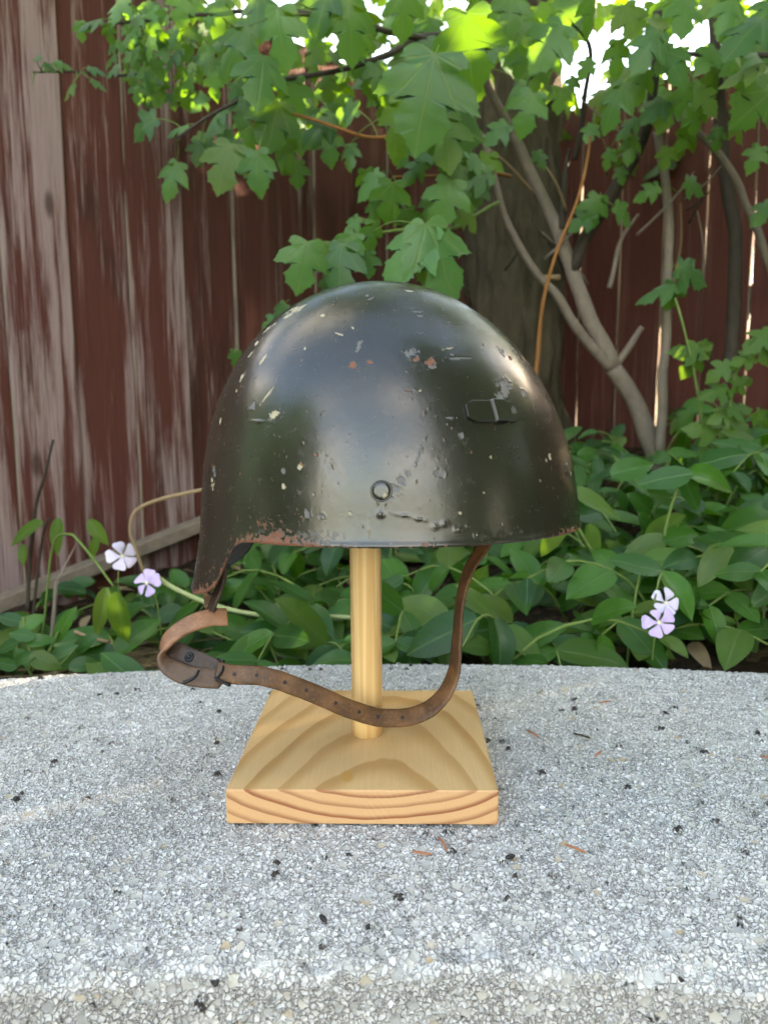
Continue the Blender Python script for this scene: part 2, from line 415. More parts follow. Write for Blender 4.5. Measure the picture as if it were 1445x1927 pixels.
def mat_fence():
    t = NT('weathered_red_stain'); tc = t.obj()
    rnd = t.n('ShaderNodeObjectInfo').outputs['Random']
    off = t.n('ShaderNodeCombineXYZ'); t.L(t.math('MULTIPLY', rnd, 37.0), off.inputs[0]); t.L(t.math('MULTIPLY', rnd, 91.0), off.inputs[2])
    add = t.n('ShaderNodeVectorMath', operation='ADD'); t.L(tc, add.inputs[0]); t.L(off.outputs[0], add.inputs[1]); v = add.outputs[0]
    grain = t.noise(t.mapping(v, (330, 330, 6.0)), 1.0, 5, .75)
    streak = t.noise(t.mapping(v, (34, 34, 1.7)), 1.0, 5, .62, dist=.5)
    patch = t.noise(t.mapping(v, (9, 9, 2.4)), 1.0, 3, .55)
    red = t.mix(grain, (.050, .014, .011), (.180, .058, .043))
    red = t.mix(t.sstep(patch, .50, .72), red, (.060, .022, .015))
    red = t.mix(t.math('MULTIPLY', t.sstep(streak, .50, .68), .55), red, (.21, .095, .078))
    pale = t.mix(grain, (.20, .110, .100), (.50, .375, .365))
    # how far this board has weathered
    wl = t.math('ADD', t.attr('weather'), t.math('MULTIPLY', t.math('SUBTRACT', rnd, .5), .10))
    m = t.math('ADD', t.math('MULTIPLY', streak, .62), t.math('ADD', t.math('MULTIPLY', patch, .38), t.math('MULTIPLY', grain, .40)))
    m = t.sstep(t.math('ADD', m, wl), .72, .86)
    c = t.mix(m, red, pale)
    # knots
    kn = t.voro(t.mapping(v, (9.5, 9.5, 3.4)), 1.0); ks = t.n('ShaderNodeSeparateColor'); t.L(kn.outputs['Color'], ks.inputs[0])
    km = t.math('MULTIPLY', t.math('GREATER_THAN', ks.outputs[0], .45), t.math('SUBTRACT', 1.0, t.sstep(kn.outputs['Distance'], .06, .15)))
    c = t.mix(t.math('MULTIPLY', km, .75), c, (.045, .018, .013))
    edge = t.attr('edge')
    c = t.mix(t.math('MULTIPLY', edge, t.sstep(t.noise(t.mapping(v, (20, 20, 5)), 1.0, 3, .6), .30, .55)), c, t.mix(grain, (.26, .20, .145), (.44, .37, .29)))
    h = t.math('ADD', grain, t.math('MULTIPLY', km, .8))
    t.principled(c, .82, t.bump(h, .8, .003), spec=.22)
    return t.m

def mat_leaf(name, dark, lightc, trans, gloss=.42, veins=(38, 0.02), tfac=.30, spec=.4, vein_c=(.16, .24, .07)):
    t = NT(name)
    rnd = t.math('FRACT', t.math('ADD', t.n('ShaderNodeObjectInfo').outputs['Random'], t.attr('rnd')))
    rnd2 = t.math('FRACT', t.math('MULTIPLY', rnd, 7.31))
    uv = t.n('ShaderNodeUVMap').outputs[0]; s = t.n('ShaderNodeSeparateXYZ'); t.L(uv, s.inputs[0])
    x, y = s.outputs[0], s.outputs[1]
    c = t.mix(rnd, dark, lightc)
    c = t.mix(t.math('MULTIPLY', t.math('GREATER_THAN', rnd2, .9), .5), c, (.16, .20, .03))
    blot = t.noise(uv, 6.0, 3, .6)
    c = t.mix(t.math('MULTIPLY', blot, .5), c, tuple(k * .6 for k in dark))
    off = t.n('ShaderNodeVectorMath', operation='ADD'); t.L(uv, off.inputs[0]); cb = t.n('ShaderNodeCombineXYZ'); t.L(t.math('MULTIPLY', rnd, 50.0), cb.inputs[2]); t.L(cb.outputs[0], off.inputs[1])
    spot = t.sstep(t.noise(off.outputs[0], 7.0, 3, .6), .69, .73)
    r = t.math('SQRT', t.math('ADD', t.math('MULTIPLY', x, x), t.math('MULTIPLY', y, y)))
    if veins[0]:
        ang = t.math('ARCTAN2', x, y)
        pp = t.math('PINGPONG', t.math('ADD', ang, 0.0), R(veins[0]) / 2)
        # distance to the nearest main vein: angles are multiples of veins[0]
        pp2 = t.math('ABSOLUTE', t.math('SUBTRACT', ang, t.math('MULTIPLY', t.math('ROUND', t.math('DIVIDE', ang, R(veins[0]))), R(veins[0]))))
        dv = t.math('MULTIPLY', pp2, r)
    else:
        dv = t.math('ABSOLUTE', x)
    vm = t.math('SUBTRACT', 1.0, t.sstep(dv, veins[1] * .35, veins[1]))
    side = t.math('ABSOLUTE', t.math('SINE', t.math('MULTIPLY', t.math('ADD', y, t.math('MULTIPLY', t.math('ABSOLUTE', x), -.9)), 34.0)))
    sv = t.math('SUBTRACT', 1.0, t.sstep(side, .02, .16))
    vm = t.math('MAXIMUM', vm, t.math('MULTIPLY', sv, .28))
    c = t.mix(t.math('MULTIPLY', vm, .55), c, vein_c)
    c = t.mix(t.math('MULTIPLY', spot, .8), c, (.10, .06, .02))
    h = t.math('ADD', t.math('MULTIPLY', vm, -1.0), t.math('MULTIPLY', t.noise(uv, 22, 2), .6))
    bs = t.principled(c, t.math('ADD', gloss, t.math('MULTIPLY', rnd2, .12)), t.bump(h, .35, .002), spec=spec, link=False)
    tr = t.n('ShaderNodeBsdfTranslucent'); t.put(tr.inputs[0], t.mix(t.math('MULTIPLY', vm, .4), trans, tuple(k * .6 for k in trans)))
    mx = t.n('ShaderNodeMixShader'); mx.inputs[0].default_value = tfac
    t.L(bs, mx.inputs[1]); t.L(tr.outputs[0], mx.inputs[2]); t.L(mx.outputs[0], t.out.inputs[0])
    return t.m

def mat_bark():
    t = NT('dark_bark'); v = t.obj()
    ridge = t.noise(t.mapping(v, (30, 30, 6)), 1.0, 5, .65, dist=.8)
    f = t.noise(v, 140, 4, .6)
    c = t.mix(ridge, (.014, .010, .007), (.21, .160, .110))
    c = t.mix(t.math('MULTIPLY', t.sstep(t.noise(v, 11, 3), .56, .75), .5), c, (.062, .066, .030))
    t.principled(c, .9, t.bump(t.math('ADD', ridge, t.math('MULTIPLY', f, .4)), .9, .012), spec=.15)
    return t.m

def mat_twig(name, c0, c1):
    t = NT(name); v = t.obj()
    g = t.noise(t.mapping(v, (60, 60, 25)), 1.0, 4, .6)
    t.principled(t.mix(g, c0, c1), .75, t.bump(g, .5, .002), spec=.25)
    return t.m

def mat_soil():
    t = NT('soil'); v = t.geo()
    a = t.noise(v, 12, 5, .65); b = t.noise(v, 90, 4, .7); vr = t.voro(v, 70)
    c = t.mix(a, (.018, .012, .008), (.075, .05, .032))
    sp_ = t.n('ShaderNodeSeparateColor'); t.L(vr.outputs['Color'], sp_.inputs[0])
    c = t.mix(t.math('MULTIPLY', t.math('GREATER_THAN', sp_.outputs[0], .7), .7), c, (.12, .075, .042))
    t.principled(c, .95, t.bump(t.math('ADD', a, b), 1.0, .02), spec=.1)
    return t.m

def mat_lawn():
    t = NT('patio_gravel'); v = t.geo()
    a = t.noise(v, 1.3, 5, .6); b = t.voro(v, 45)
    c = t.mix(a, (.13, .12, .105), (.23, .215, .19))
    t.principled(t.mix(b.outputs['Distance'], c, (.10, .095, .085)), .95, t.bump(b.outputs['Distance'], .6, .01), spec=.2)
    return t.m

M = dict(
    concrete=mat_concrete(), pine=mat_pine(), dowel=mat_dowel(), shell=mat_shell(), fence=mat_fence(),
    leather=mat_leather('brown_leather', (.080, .035, .014), (.185, .083, .032), (.28, .150, .068)),
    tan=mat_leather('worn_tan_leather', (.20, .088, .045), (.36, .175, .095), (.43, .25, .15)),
    darklea=mat_leather('dark_leather', (.030, .019, .014), (.060, .034, .023), (.10, .06, .04)),
    iron=mat_simple('black_iron', (.022, .022, .024), .45, metal=.6, var=.4, scale=300),
    maple=mat_leaf('maple_leaf', (.022, .090, .030), (.100, .255, .070), (.24, .50, .015), .36),
    crownleaf=mat_leaf('canopy_leaf', (.030, .085, .018), (.070, .15, .025), (.25, .48, .015), .45),
    vinca=mat_leaf('periwinkle_leaf', (.010, .060, .012), (.066, .195, .022), (.14, .40, .01), .26, (0, .022), .24, .36, (.10, .20, .06)),
    fresh=mat_leaf('fresh_green_leaf', (.06, .145, .022), (.10, .20, .03), (.28, .50, .03), .42, (0, .03), .35, .4),
    bark=mat_bark(), twig=mat_twig('grey_brown_twig', (.13, .098, .075), (.32, .26, .205)),
    darktwig=mat_twig('dark_twig', (.030, .023, .018), (.085, .066, .05)),
    orange=mat_twig('orange_cane', (.22, .085, .025), (.36, .16, .05)),
    straw=mat_twig('dry_straw', (.24, .15, .08), (.44, .31, .18)),
    green=mat_twig('green_stem', (.09, .15, .03), (.20, .28, .08)),
    paleg=mat_twig('pale_green_cane', (.26, .31, .12), (.42, .44, .22)),
    petal=mat_simple('lilac_petal', (.60, .46, .74), .6, var=.18, scale=90, bump=.1),
    petalw=mat_simple('white_lilac_petal', (.70, .62, .80), .6, var=.15, scale=90, bump=.1),
    eye=mat_simple('cream_flower_eye', (.75, .72, .45), .6, var=.1),
    soil=mat_soil(), lawn=mat_lawn(),
    plank=mat_simple('grey_weathered_plank', (.25, .19, .145), .85, var=.5, scale=40, bump=.6, spec=.2),
    needle=mat_simple('orange_pine_needle', (.38, .15, .075), .6, var=.3, scale=200),
    seed=mat_simple('dark_seed', (.012, .010, .012), .5, var=.3, scale=300),
    hedge=mat_simple('far_hedge', (.030, .050, .022), .9, var=.6, scale=3, bump=1.0, spec=.1),
)

# ================================================================== THE SETTING
# ground: one flat sheet to the horizon, and the raised garden bed behind the bench
g = 1500.0
ground = mk('ground', [(-g, -g, 0), (g, -g, 0), (g, g, 0), (-g, g, 0)], [(0, 1, 2, 3)], M['lawn']); tag(ground, kind='structure')
BC = np.array([0.0, -1.25]); R_IN, R_OUT, TOP = 1.571, 2.000, 0.45
def bed_h(x, y):
    x = np.clip(x, -1.6, 1.5); y = np.clip(y, .6, 3.2)
    return 0.355 + 0.175 * x + 0.06 * (y - 1.0)
na, nr = 150, 90
aa = np.linspace(R(-62), R(62), na); rr = np.concatenate([[R_OUT + .012], np.linspace(R_OUT + .014, 5.2, nr - 1)])
A, RR = np.meshgrid(aa, rr, indexing='ij')
X = BC[0] + np.sin(A) * RR; Y = BC[1] + np.cos(A) * RR
P = np.stack([X.ravel(), Y.ravel(), np.zeros(X.size)], 1)
Z = bed_h(P[:, 0], P[:, 1]) + (fbm(P, 9, 3, 3) - .5) * .05 + (fbm(P, 45, 2, 5) - .5) * .018
Z = Z.reshape(X.shape); Z[:, 0] = -.02
P[:, 2] = Z.ravel()
idx = np.arange(na * nr).reshape(na, nr)
Q = np.stack([idx[:-1, :-1].ravel(), idx[:-1, 1:].ravel(), idx[1:, 1:].ravel(), idx[1:, :-1].ravel()], 1)
bed = mk('garden_bed', P, Q[:, ::-1], M['soil']); tag(bed, kind='structure')

# ------------------------------------------------------------------ curved concrete bench
def make_bench():
    root = empty('concrete_bench', (0, .53, 0), 'pale curved exposed aggregate concrete bench the wooden stand rests on', 'bench')
    # angular samples, fine where the photograph looks at it
    a_f = np.arange(-.42, .42, .0016 / 1.75) / 1.75 * 1.0
    a_f = np.arange(-.30, .30, .00062)
    a_c1 = np.linspace(R(-48), -.301, 60); a_c2 = np.linspace(.301, R(48), 60)
    ang = np.concatenate([a_c1, a_f, a_c2])
    # cross-section from front foot over the top to the back foot: (radius, z)
    rc = .0055
    sec = [(R_IN + .02, TOP - .11), (R_IN + .006, TOP - .10)]
    sec += [(R_IN + .001, z) for z in np.linspace(TOP - .095, TOP - .05, 8)[:-1]]
    sec += [(R_IN, z) for z in np.arange(TOP - .05, TOP - rc, .0012)]
    sec += [(R_IN + rc - rc * math.cos(t), TOP - rc + rc * math.sin(t)) for t in np.linspace(.05, math.pi / 2, 10)]
    r_ = R_IN + rc + .001
    while r_ < R_OUT - rc - .0015:
        sec.append((r_, TOP)); r_ += .0010 + .0012 * (r_ - R_IN) / (R_OUT - R_IN)
    sec += [(R_OUT - rc + rc * math.sin(t), TOP - rc + rc * math.cos(t)) for t in np.linspace(0, math.pi / 2, 6)]
    sec += [(R_OUT, TOP - .05), (R_OUT, TOP - .11), (R_IN + .03, TOP - .112)]
    sec = np.array(sec)
    na_, ns_ = len(ang), len(sec)
    A_, S_ = np.meshgrid(ang, np.arange(ns_), indexing='ij')
    rad = sec[S_, 0]; zz = sec[S_, 1]
    Pn = np.stack([np.sin(A_) * rad, BC[1] + np.cos(A_) * rad, zz], -1).reshape(-1, 3)
    # chipped, wavering front arris and slow undulation
    low = fbm(Pn, 22, 3, 9) - .5
    edgew = np.exp(-((rad.ravel() - R_IN - .004) / .012) ** 2) * (zz.ravel() > TOP - .03)
    Pn[:, 2] += low * .0012 * (zz.ravel() > TOP - .02) - edgew * np.clip(fbm(Pn, 60, 3, 21) - .40, 0, 1) * .016
    ii = np.arange(na_ * ns_).reshape(na_, ns_)
    Qn = np.stack([ii[:-1, :-1].ravel(), ii[1:, :-1].ravel(), ii[1:, 1:].ravel(), ii[:-1, 1:].ravel()], 1)
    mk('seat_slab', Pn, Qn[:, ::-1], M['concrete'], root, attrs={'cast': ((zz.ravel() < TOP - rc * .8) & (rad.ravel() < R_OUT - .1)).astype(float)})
    for a0 in (-.58, .0, .58):      # supports under the slab
        mb = MB()
        ts = np.linspace(a0 - .07, a0 + .07, 8); V = []
        for z in (0.0, TOP - .11):
            for r0 in (R_IN + .07, R_OUT - .05):
                for t_ in ts: V.append((math.sin(t_) * r0, BC[1] + math.cos(t_) * r0, z))
        n = 8; Fc = []
        for k in range(n - 1):
            Fc += [(k + 1, k, 2 * n + k, 2 * n + k + 1), (n + k, n + k + 1, 3 * n + k + 1, 3 * n + k)]
        Fc += [(0, n, 3 * n, 2 * n), (2 * n - 1, n - 1, 3 * n - 1, 4 * n - 1)]
        mb.add(V, Fc); mb.build('support', M['concrete'], root, smooth_sh=False)
make_bench()

# ------------------------------------------------------------------ the two fences that meet behind the tree
N_L = np.array([-.69, .724]); D_L = 1.746
N_Rf = np.array([.724, .69]); D_R = 2.27
CORNER = np.array([.439, 2.83]); FTOP = 1.69
def fence(name, label, start, direc, n_in, edges, weather, mids, gap):
    """boards stand along `direc` from `start`; edges are distances along the fence; n_in points to the camera side"""
    root = empty(name, (start[0], start[1], bed_h(*start)), label, 'fence')
    d3 = np.array([direc[0], direc[1], 0]); n3 = np.array([n_in[0], n_in[1], 0]); up = np.array([0, 0, 1.0])
    for k in range(len(edges) - 1):
        s0, s1 = edges[k] + gap, edges[k + 1] - gap
        w = s1 - s0
        off = mids[k % len(mids)] + rng.uniform(-.0015, .0015)
        tilt = rng.uniform(-.0015, .0015)
        lean = rng.uniform(-.004, .004) * min(1, gap / .0015)
        c0 = np.array([start[0], start[1], 0]) + d3 * (s0 + s1) / 2
        zb = bed_h(c0[0], c0[1]) - .06; zt = FTOP + rng.uniform(-.012, .012)
        nz = 14; V = []; ed = []
        th = .0165
        # section ring: front face with eased corners
        sec = [(-w / 2, -th), (-w / 2, -.0025), (-w / 2 + .0025, 0), (w / 2 - .0025, 0), (w / 2, -.0025), (w / 2, -th)]
        sec_e = [1, 1, 0, 0, 1, 1]
        zs = np.linspace(zb, zt, nz)
        for z in zs:
            bow = .0025 * math.sin((z - zb) / (zt - zb) * math.pi * 1.0 + k) + lean * (z - zb)
            wav = .0012 * math.sin(z * 7 + (k * 2.1 if gap > .001 else 0))
            for (a_, b_), e_ in zip(sec, sec_e):
                V.append(c0 + d3 * (a_ + wav + lean * (z - .9)) + n3 * (b_ + off + bow * .6 + tilt * a_ / w * 2) + up * z); ed.append(e_)
        m = len(sec); Fc = []
        for i in range(nz - 1):
            for j in range(m):
                j2 = (j + 1) % m
                Fc.append((i * m + j, i * m + j2, (i + 1) * m + j2, (i + 1) * m + j))
        Fc += [list(range(m - 1, -1, -1)), list(range((nz - 1) * m, nz * m))]
        V = np.array(V)
        org = np.array([c0[0], c0[1], zb])
        o = mk('board', V, Fc, M['fence'], root, smooth_sh=False, origin=org,
               attrs={'edge': ed, 'weather': np.full(len(V), weather(( s0 + s1) / 2, k))})
    # rails behind the boards
    L0, L1 = edges[0], edges[-1]
    for z in (.62, 1.02, 1.50):
        c = np.array([start[0], start[1], z]) + d3 * (L0 + L1) / 2 - n3 * .047
        mb = MB(); mb.box(c, d3, n3, up, (L1 - L0) / 2, .019, .042, .003); mb.build('rail', M['fence'], root, smooth_sh=False)
    s = L0 + .5
    while s < L1:
        c = np.array([start[0], start[1], .95]) + d3 * s - n3 * .112
        mb = MB(); mb.box(c, d3, n3, up, .044, .044, .75, .004); mb.build('post', M['fence'], root, smooth_sh=False)
        s += 1.6
    return root
# left fence: arclength 0 at the corner, growing towards the near left
DL = np.array([-.724, -.69]); DRt = np.array([.69, -.724])
def px_to_s(px, py, left=True):
    d = FWD + RIGHT * ((px - CX) / F_PX) + UP * ((CY - py) / F_PX)
    n_, D_ = (N_L, D_L) if left else (N_Rf, D_R)
    k = D_ / (n_[0] * d[0] + n_[1] * d[1]); p = d[:2] * k
    return float(np.dot(p - CORNER, DL if left else DRt))
LEFT_PX = [-260, -120, 4, 130, 243, 346, 440, 515, 592, 662, 728, 790, 846, 896]
RIGHT_PX = [1030, 1092, 1166, 1246, 1326, 1414, 1512, 1620, 1740]
eL = sorted([px_to_s(p, 500) for p in LEFT_PX]); eL = [0.004] + [e for e in eL if e > .06]
while eL[-1] < 3.4: eL.append(eL[-1] + .142)
eR = sorted([px_to_s(p, 500, False) for p in RIGHT_PX]); eR = [0.03] + [e for e in eR if e > .1]
while eR[-1] < 3.6: eR.append(eR[-1] + .142)
# weathering of the left boards, counted from the corner towards the camera
_seq = {896: -.17, 846: -.15, 790: -.18, 728: -.15, 662: -.16, 592: -.10, 515: -.11, 440: -.03, 346: .07, 243: -.05, 130: .10, 4: .115, -120: .10}
LW = [-.15] + [_seq[p] for p in LEFT_PX[::-1] if p in _seq] ; LW = [-.16] * max(0, len(eL) - 1 - 8 - len(LW)) * 0 + LW + [.08] * 20
n_inL = np.array([.69, -.724]); n_inR = np.array([-.724, -.69])
fence('board_fence', 'weathered red-stained board fence with pale streaks, on the left behind the helmet', CORNER, DL, n_inL, eL,
      lambda s, k: LW[min(len(LW) - 1, max(0, k))], [0.0, .006, .001, .008], .0002)
fence('board_fence', 'darker red board fence with light shining through its seams, at right behind the pale stems', CORNER, DRt, n_inR, eR,
      lambda s, k: -.20 + (.05 if k % 2 else -.05), [0.0, .005, .001, .004], .0018)

# loose weathered plank lying against the foot of the left fence
a3 = at(-150, 1195, 1.46); b3 = at(470, 950, 2.02)
mb = MB(); dv = nrm(b3 - a3); mb.box((a3 + b3) / 2, dv, (.69, -.724, 0), np.cross(dv, (.69, -.724, 0)), np.linalg.norm(b3 - a3) / 2, .022, .016, .003)
tag(mb.build('loose_plank', M['plank'], None, False, origin=(a3 + b3) / 2), 'grey weathered plank leaning along the foot of the left fence', 'plank')
#==SPLIT==
# ================================================================== THE STAND
SB = np.array([-.0133, .5265, .4512]); YAW = R(-1.23); BW, BT = .085, .0228
sx = np.array([math.cos(YAW), math.sin(YAW), 0]); sy = np.array([-math.sin(YAW), math.cos(YAW), 0]); sz = np.array([0, 0, 1.0])
stand = empty('display_stand', SB, 'square pine block with an upright dowel carrying the helmet', 'stand')
mb = MB(); mb.box(SB + sz * BT / 2, sx, sy, sz, BW, BW, BT / 2, .0009); mb.build('base', M['pine'], stand, False)
mb = MB(); dz = np.linspace(SB[2] + BT - .002, .786, 24)
mb.tube([(SB[0], SB[1], z) for z in dz], .0112, 40); mb.build('dowel', M['dowel'], stand)

# ================================================================== THE HELMET
HC = np.array([.0042, .5265, .6292]); HH, HA, HB = .1652, .1317, .0965
def nape_drop(th):
    d = np.abs(((np.degrees(th) - 180 + 180) % 360) - 180)      # degrees from the nape, th=180 is the nape (image left)
    return np.interp(d, [0, 14, 24, 31, 35.6, 38.8, 41, 43.2, 46, 51], [-.0440, -.0432, -.0405, -.0365, -.0310, -.0205, -.0105, -.0040, -.0010, 0])
def shell_xy(th, z):
    """outer surface at plan angle th (0 = front/right, 90 = far side, 270 = camera side) and height z above the rim"""
    zeta = np.clip(z / HH, 0, 1)
    w = (1 - np.cos(th)) / 2
    rr_ = np.sqrt(np.clip(1 - zeta ** 2.4, 0, 1)) * (1 - .09 * zeta)
    rl_ = np.sqrt(np.clip(1 - zeta ** 2.65, 0, 1)) * (1 - .07 * zeta)
    r_ = rr_ * (1 - w) + rl_ * w
    side = np.sin(th) ** 2
    flare = .022 * np.exp(-np.clip(z, 0, None) / .010) * side * .9
    r_ = r_ + flare
    r_ = r_ + np.where(z < 0, -z / .045 * .050 + (z / .045) ** 2 * .012, 0)
    xs = -.006 * zeta ** 2
    return HC[0] + xs + HA * r_ * np.cos(th), HC[1] + HB * r_ * np.sin(th)
def shell_pt(th, z):
    x, y = shell_xy(np.asarray(th, float), np.asarray(z, float)); return np.stack([x, y, HC[2] + z], -1)
def shell_nrm(th, z):
    e = 1e-4
    a = shell_pt(th + e, z) - shell_pt(th - e, z); b = shell_pt(th, z + 2 * e * .1) - shell_pt(th, z - 2 * e * .1)
    n = np.cross(a, b); return n / np.linalg.norm(n, axis=-1, keepdims=True)
#==SHELLFN==
# marks on the paint: (kind, plan angle deg, height mm, half-length mm, half-height mm, turn deg)
MARKS = [
    ('cream', 216.0, 144.1, 8.35, 4.33, 25), ('cream', 216.2, 139.9, 5.39, 3.01, 30), ('cream', 240.9, 137.4, 2.04, 1.33, 0), ('cream', 206.7, 132.3, 5.98, 2.36, 45), ('cream', 206.9, 122.5, 2.14, 1.8, 50),
    ('cream', 208.4, 114.6, 3.23, 1.38, 55), ('cream', 220.9, 110.4, 3.78, 1.59, 65), ('cream', 212.0, 100.4, 3.72, 1.84, 65), ('cream', 212.2, 91.8, 1.41, 0.72, 0), ('cream', 229.9, 88.2, 9.56, 0.59, 56),
    ('grey', 224.5, 81.8, 3.15, 2.73, 0), ('cream', 234.8, 76.6, 3.89, 2.64, 10), ('cream', 206.1, 72.7, 2.13, 1.69, 80), ('grey', 260.4, 115.6, 3.25, 1.58, 60), ('grey', 260.8, 118.9, 1.59, 1.47, 40),
    ('rust', 259.1, 105.8, 2.52, 2.07, 20), ('rust', 264.8, 107.3, 2.51, 1.74, 0), ('grey', 279.0, 112.5, 5.39, 3.94, -30), ('rust', 280.3, 108.9, 3.17, 2.12, 0), ('rust', 285.1, 107.0, 3.85, 3.17, 0),
    ('grey', 285.1, 104.3, 2.88, 1.39, 0), ('cream', 252.4, 124.7, 3.57, 0.77, -25), ('cream', 257.2, 128.6, 1.58, 0.65, -60), ('cream', 291.9, 154.2, 3.42, 1.29, 0), ('cream', 299.7, 153.3, 2.08, 1.27, 0),
    ('grey', 287.0, 139.0, 4.31, 0.9, 0), ('grey', 286.8, 136.2, 2.31, 1.3, 0), ('cream', 293.4, 115.6, 5.98, 0.6, 12), ('grey', 296.1, 109.8, 10.73, 0.55, 3), ('grey', 294.4, 111.9, 2.0, 1.1, 0),
    ('grey', 320.4, 115.6, 4.0, 3.25, -40), ('grey', 310.7, 91.8, 5.22, 7.8, -20), ('grey', 307.5, 87.9, 3.63, 3.47, 0), ('rust', 323.6, 111.6, 3.33, 2.01, -30), ('rust', 339.2, 111.9, 3.44, 2.0, -50),
    ('grey', 320.0, 89.1, 2.91, 2.54, 0), ('cream', 208.0, 37.7, 2.85, 8.24, 5), ('rust', 206.3, 43.2, 2.38, 4.84, 8), ('cream', 245.4, 46.8, 1.89, 1.31, 60), ('rust', 250.0, 53.5, 1.6, 1.26, 0),
    ('rust', 245.8, 48.1, 1.31, 1.26, 0), ('grey', 240.3, 43.8, 2.04, 1.9, 0), ('cream', 240.5, 34.4, 1.36, 2.21, 25), ('grey', 283.2, 42.0, 3.12, 2.49, 0), ('cream', 298.6, 51.1, 1.01, 0.96, 0),
    ('rust', 292.7, 54.4, 0.98, 0.95, 0), ('cream', 295.3, 30.7, 0.73, 0.69, 0), ('cream', 287.9, 19.5, 0.83, 0.81, 0), ('cream', 300.1, 11.3, 0.69, 0.64, 0), ('grey', 273.1, 38.6, 2.76, 4.32, -35),
    ('grey', 271.4, 34.7, 4.29, 3.08, -20), ('grey', 274.5, 42.0, 2.15, 2.47, -35), ('grey', 270.3, 28.6, 1.53, 1.54, 0), ('grey', 277.9, 53.5, 0.77, 8.74, -22), ('rust', 278.3, 57.2, 0.93, 1.25, 0),
    ('cream', 323.4, 49.3, 1.83, 2.73, 20), ('cream', 321.0, 47.5, 1.32, 1.35, 0), ('grey', 337.9, 37.7, 2.04, 3.53, 0), ('grey', 316.0, 35.3, 1.22, 0.99, 0), ('cream', 259.5, 19.8, 1.55, 0.93, -30),
    ('grey', 251.9, 18.0, 2.55, 2.49, 0), ('grey', 248.1, 19.8, 1.94, 3.12, 0), ('grey', 270.1, 2.5, 1.53, 0.62, 0), ('rust', 278.3, 1.9, 2.47, 1.25, 0), ('grey', 290.4, 63.9, 1.61, 2.56, 20),
    ('grey', 231.2, 91.2, 6.18, 0.44, 60), ('grey', 264.4, 148.4, 3.31, 0.78, 40), ('grey', 260.8, 150.2, 1.0, 1.09, 0), ('cream', 239.9, 116.5, 1.02, 1.11, 0), ('rust', 276.7, 90.9, 4.36, 0.5, 0),
    ('cream', 279.8, 90.0, 1.56, 0.66, 20), ('grey', 287.6, 74.2, 2.87, 0.65, 0), ('grey', 240.9, 52.0, 0.68, 0.64, 0), ('cream', 249.6, 30.7, 0.64, 0.62, 0), ('rust', 219.8, -24.6, 4.46, 2.02, 0),
]
# raised runs and ridges in the old paint: (plan angle, height mm, half-length, half-height, turn, raise mm)
RUNS = [
    (273.3, 18.9, 4.9, 0.92, -10, 0.5), (277.3, 16.4, 3.68, 0.92, -12, 0.5), (281.1, 11.9, 2.15, 1.54, 0, 0.8), (283.6, 13.4, 2.16, 1.54, 10, 0.7), (287.4, 9.8, 2.79, 1.55, 0, 0.8), (289.8, 11.3, 1.55, 1.24, 0, 0.5),
    (292.5, 6.1, 2.18, 1.87, 0, 0.8), (295.5, 4.9, 2.19, 1.57, 0, 0.7), (299.5, 5.5, 1.58, 1.58, 0, 0.6), (303.5, 6.4, 1.91, 0.95, 0, 0.4), (306.7, 6.4, 1.6, 0.96, 0, 0.4), (267.4, 19.5, 1.9, 1.7, 0, 1.1),
    (266.7, 26.5, 0.46, 4.29, 6, 0.5), (268.6, 26.5, 0.46, 4.29, -6, 0.5), (229.3, 72.7, 7.72, 0.64, -3, 0.6), (229.1, 71.8, 1.61, 0.97, 0, 0.5), (256.8, 41.7, 2.2, 8.0, 35, -0.14), (258.9, 36.5, 1.6, 6.14, 30, 0.10),
    (264.4, 14.3, 0.43, 4.91, 0, 0.35), (264.4, 10.4, 0.61, 2.15, 0, 0.4), (278.1, 55.1, 0.61, 7.98, -22, 0.35), (254.0, 46.8, 2.6, 6.78, 30, -0.2),
]
helmet = empty('steel_helmet', (SB[0], SB[1], .45), 'dark olive steel helmet with chipped paint and leather chin strap on a wooden stand', 'helmet')
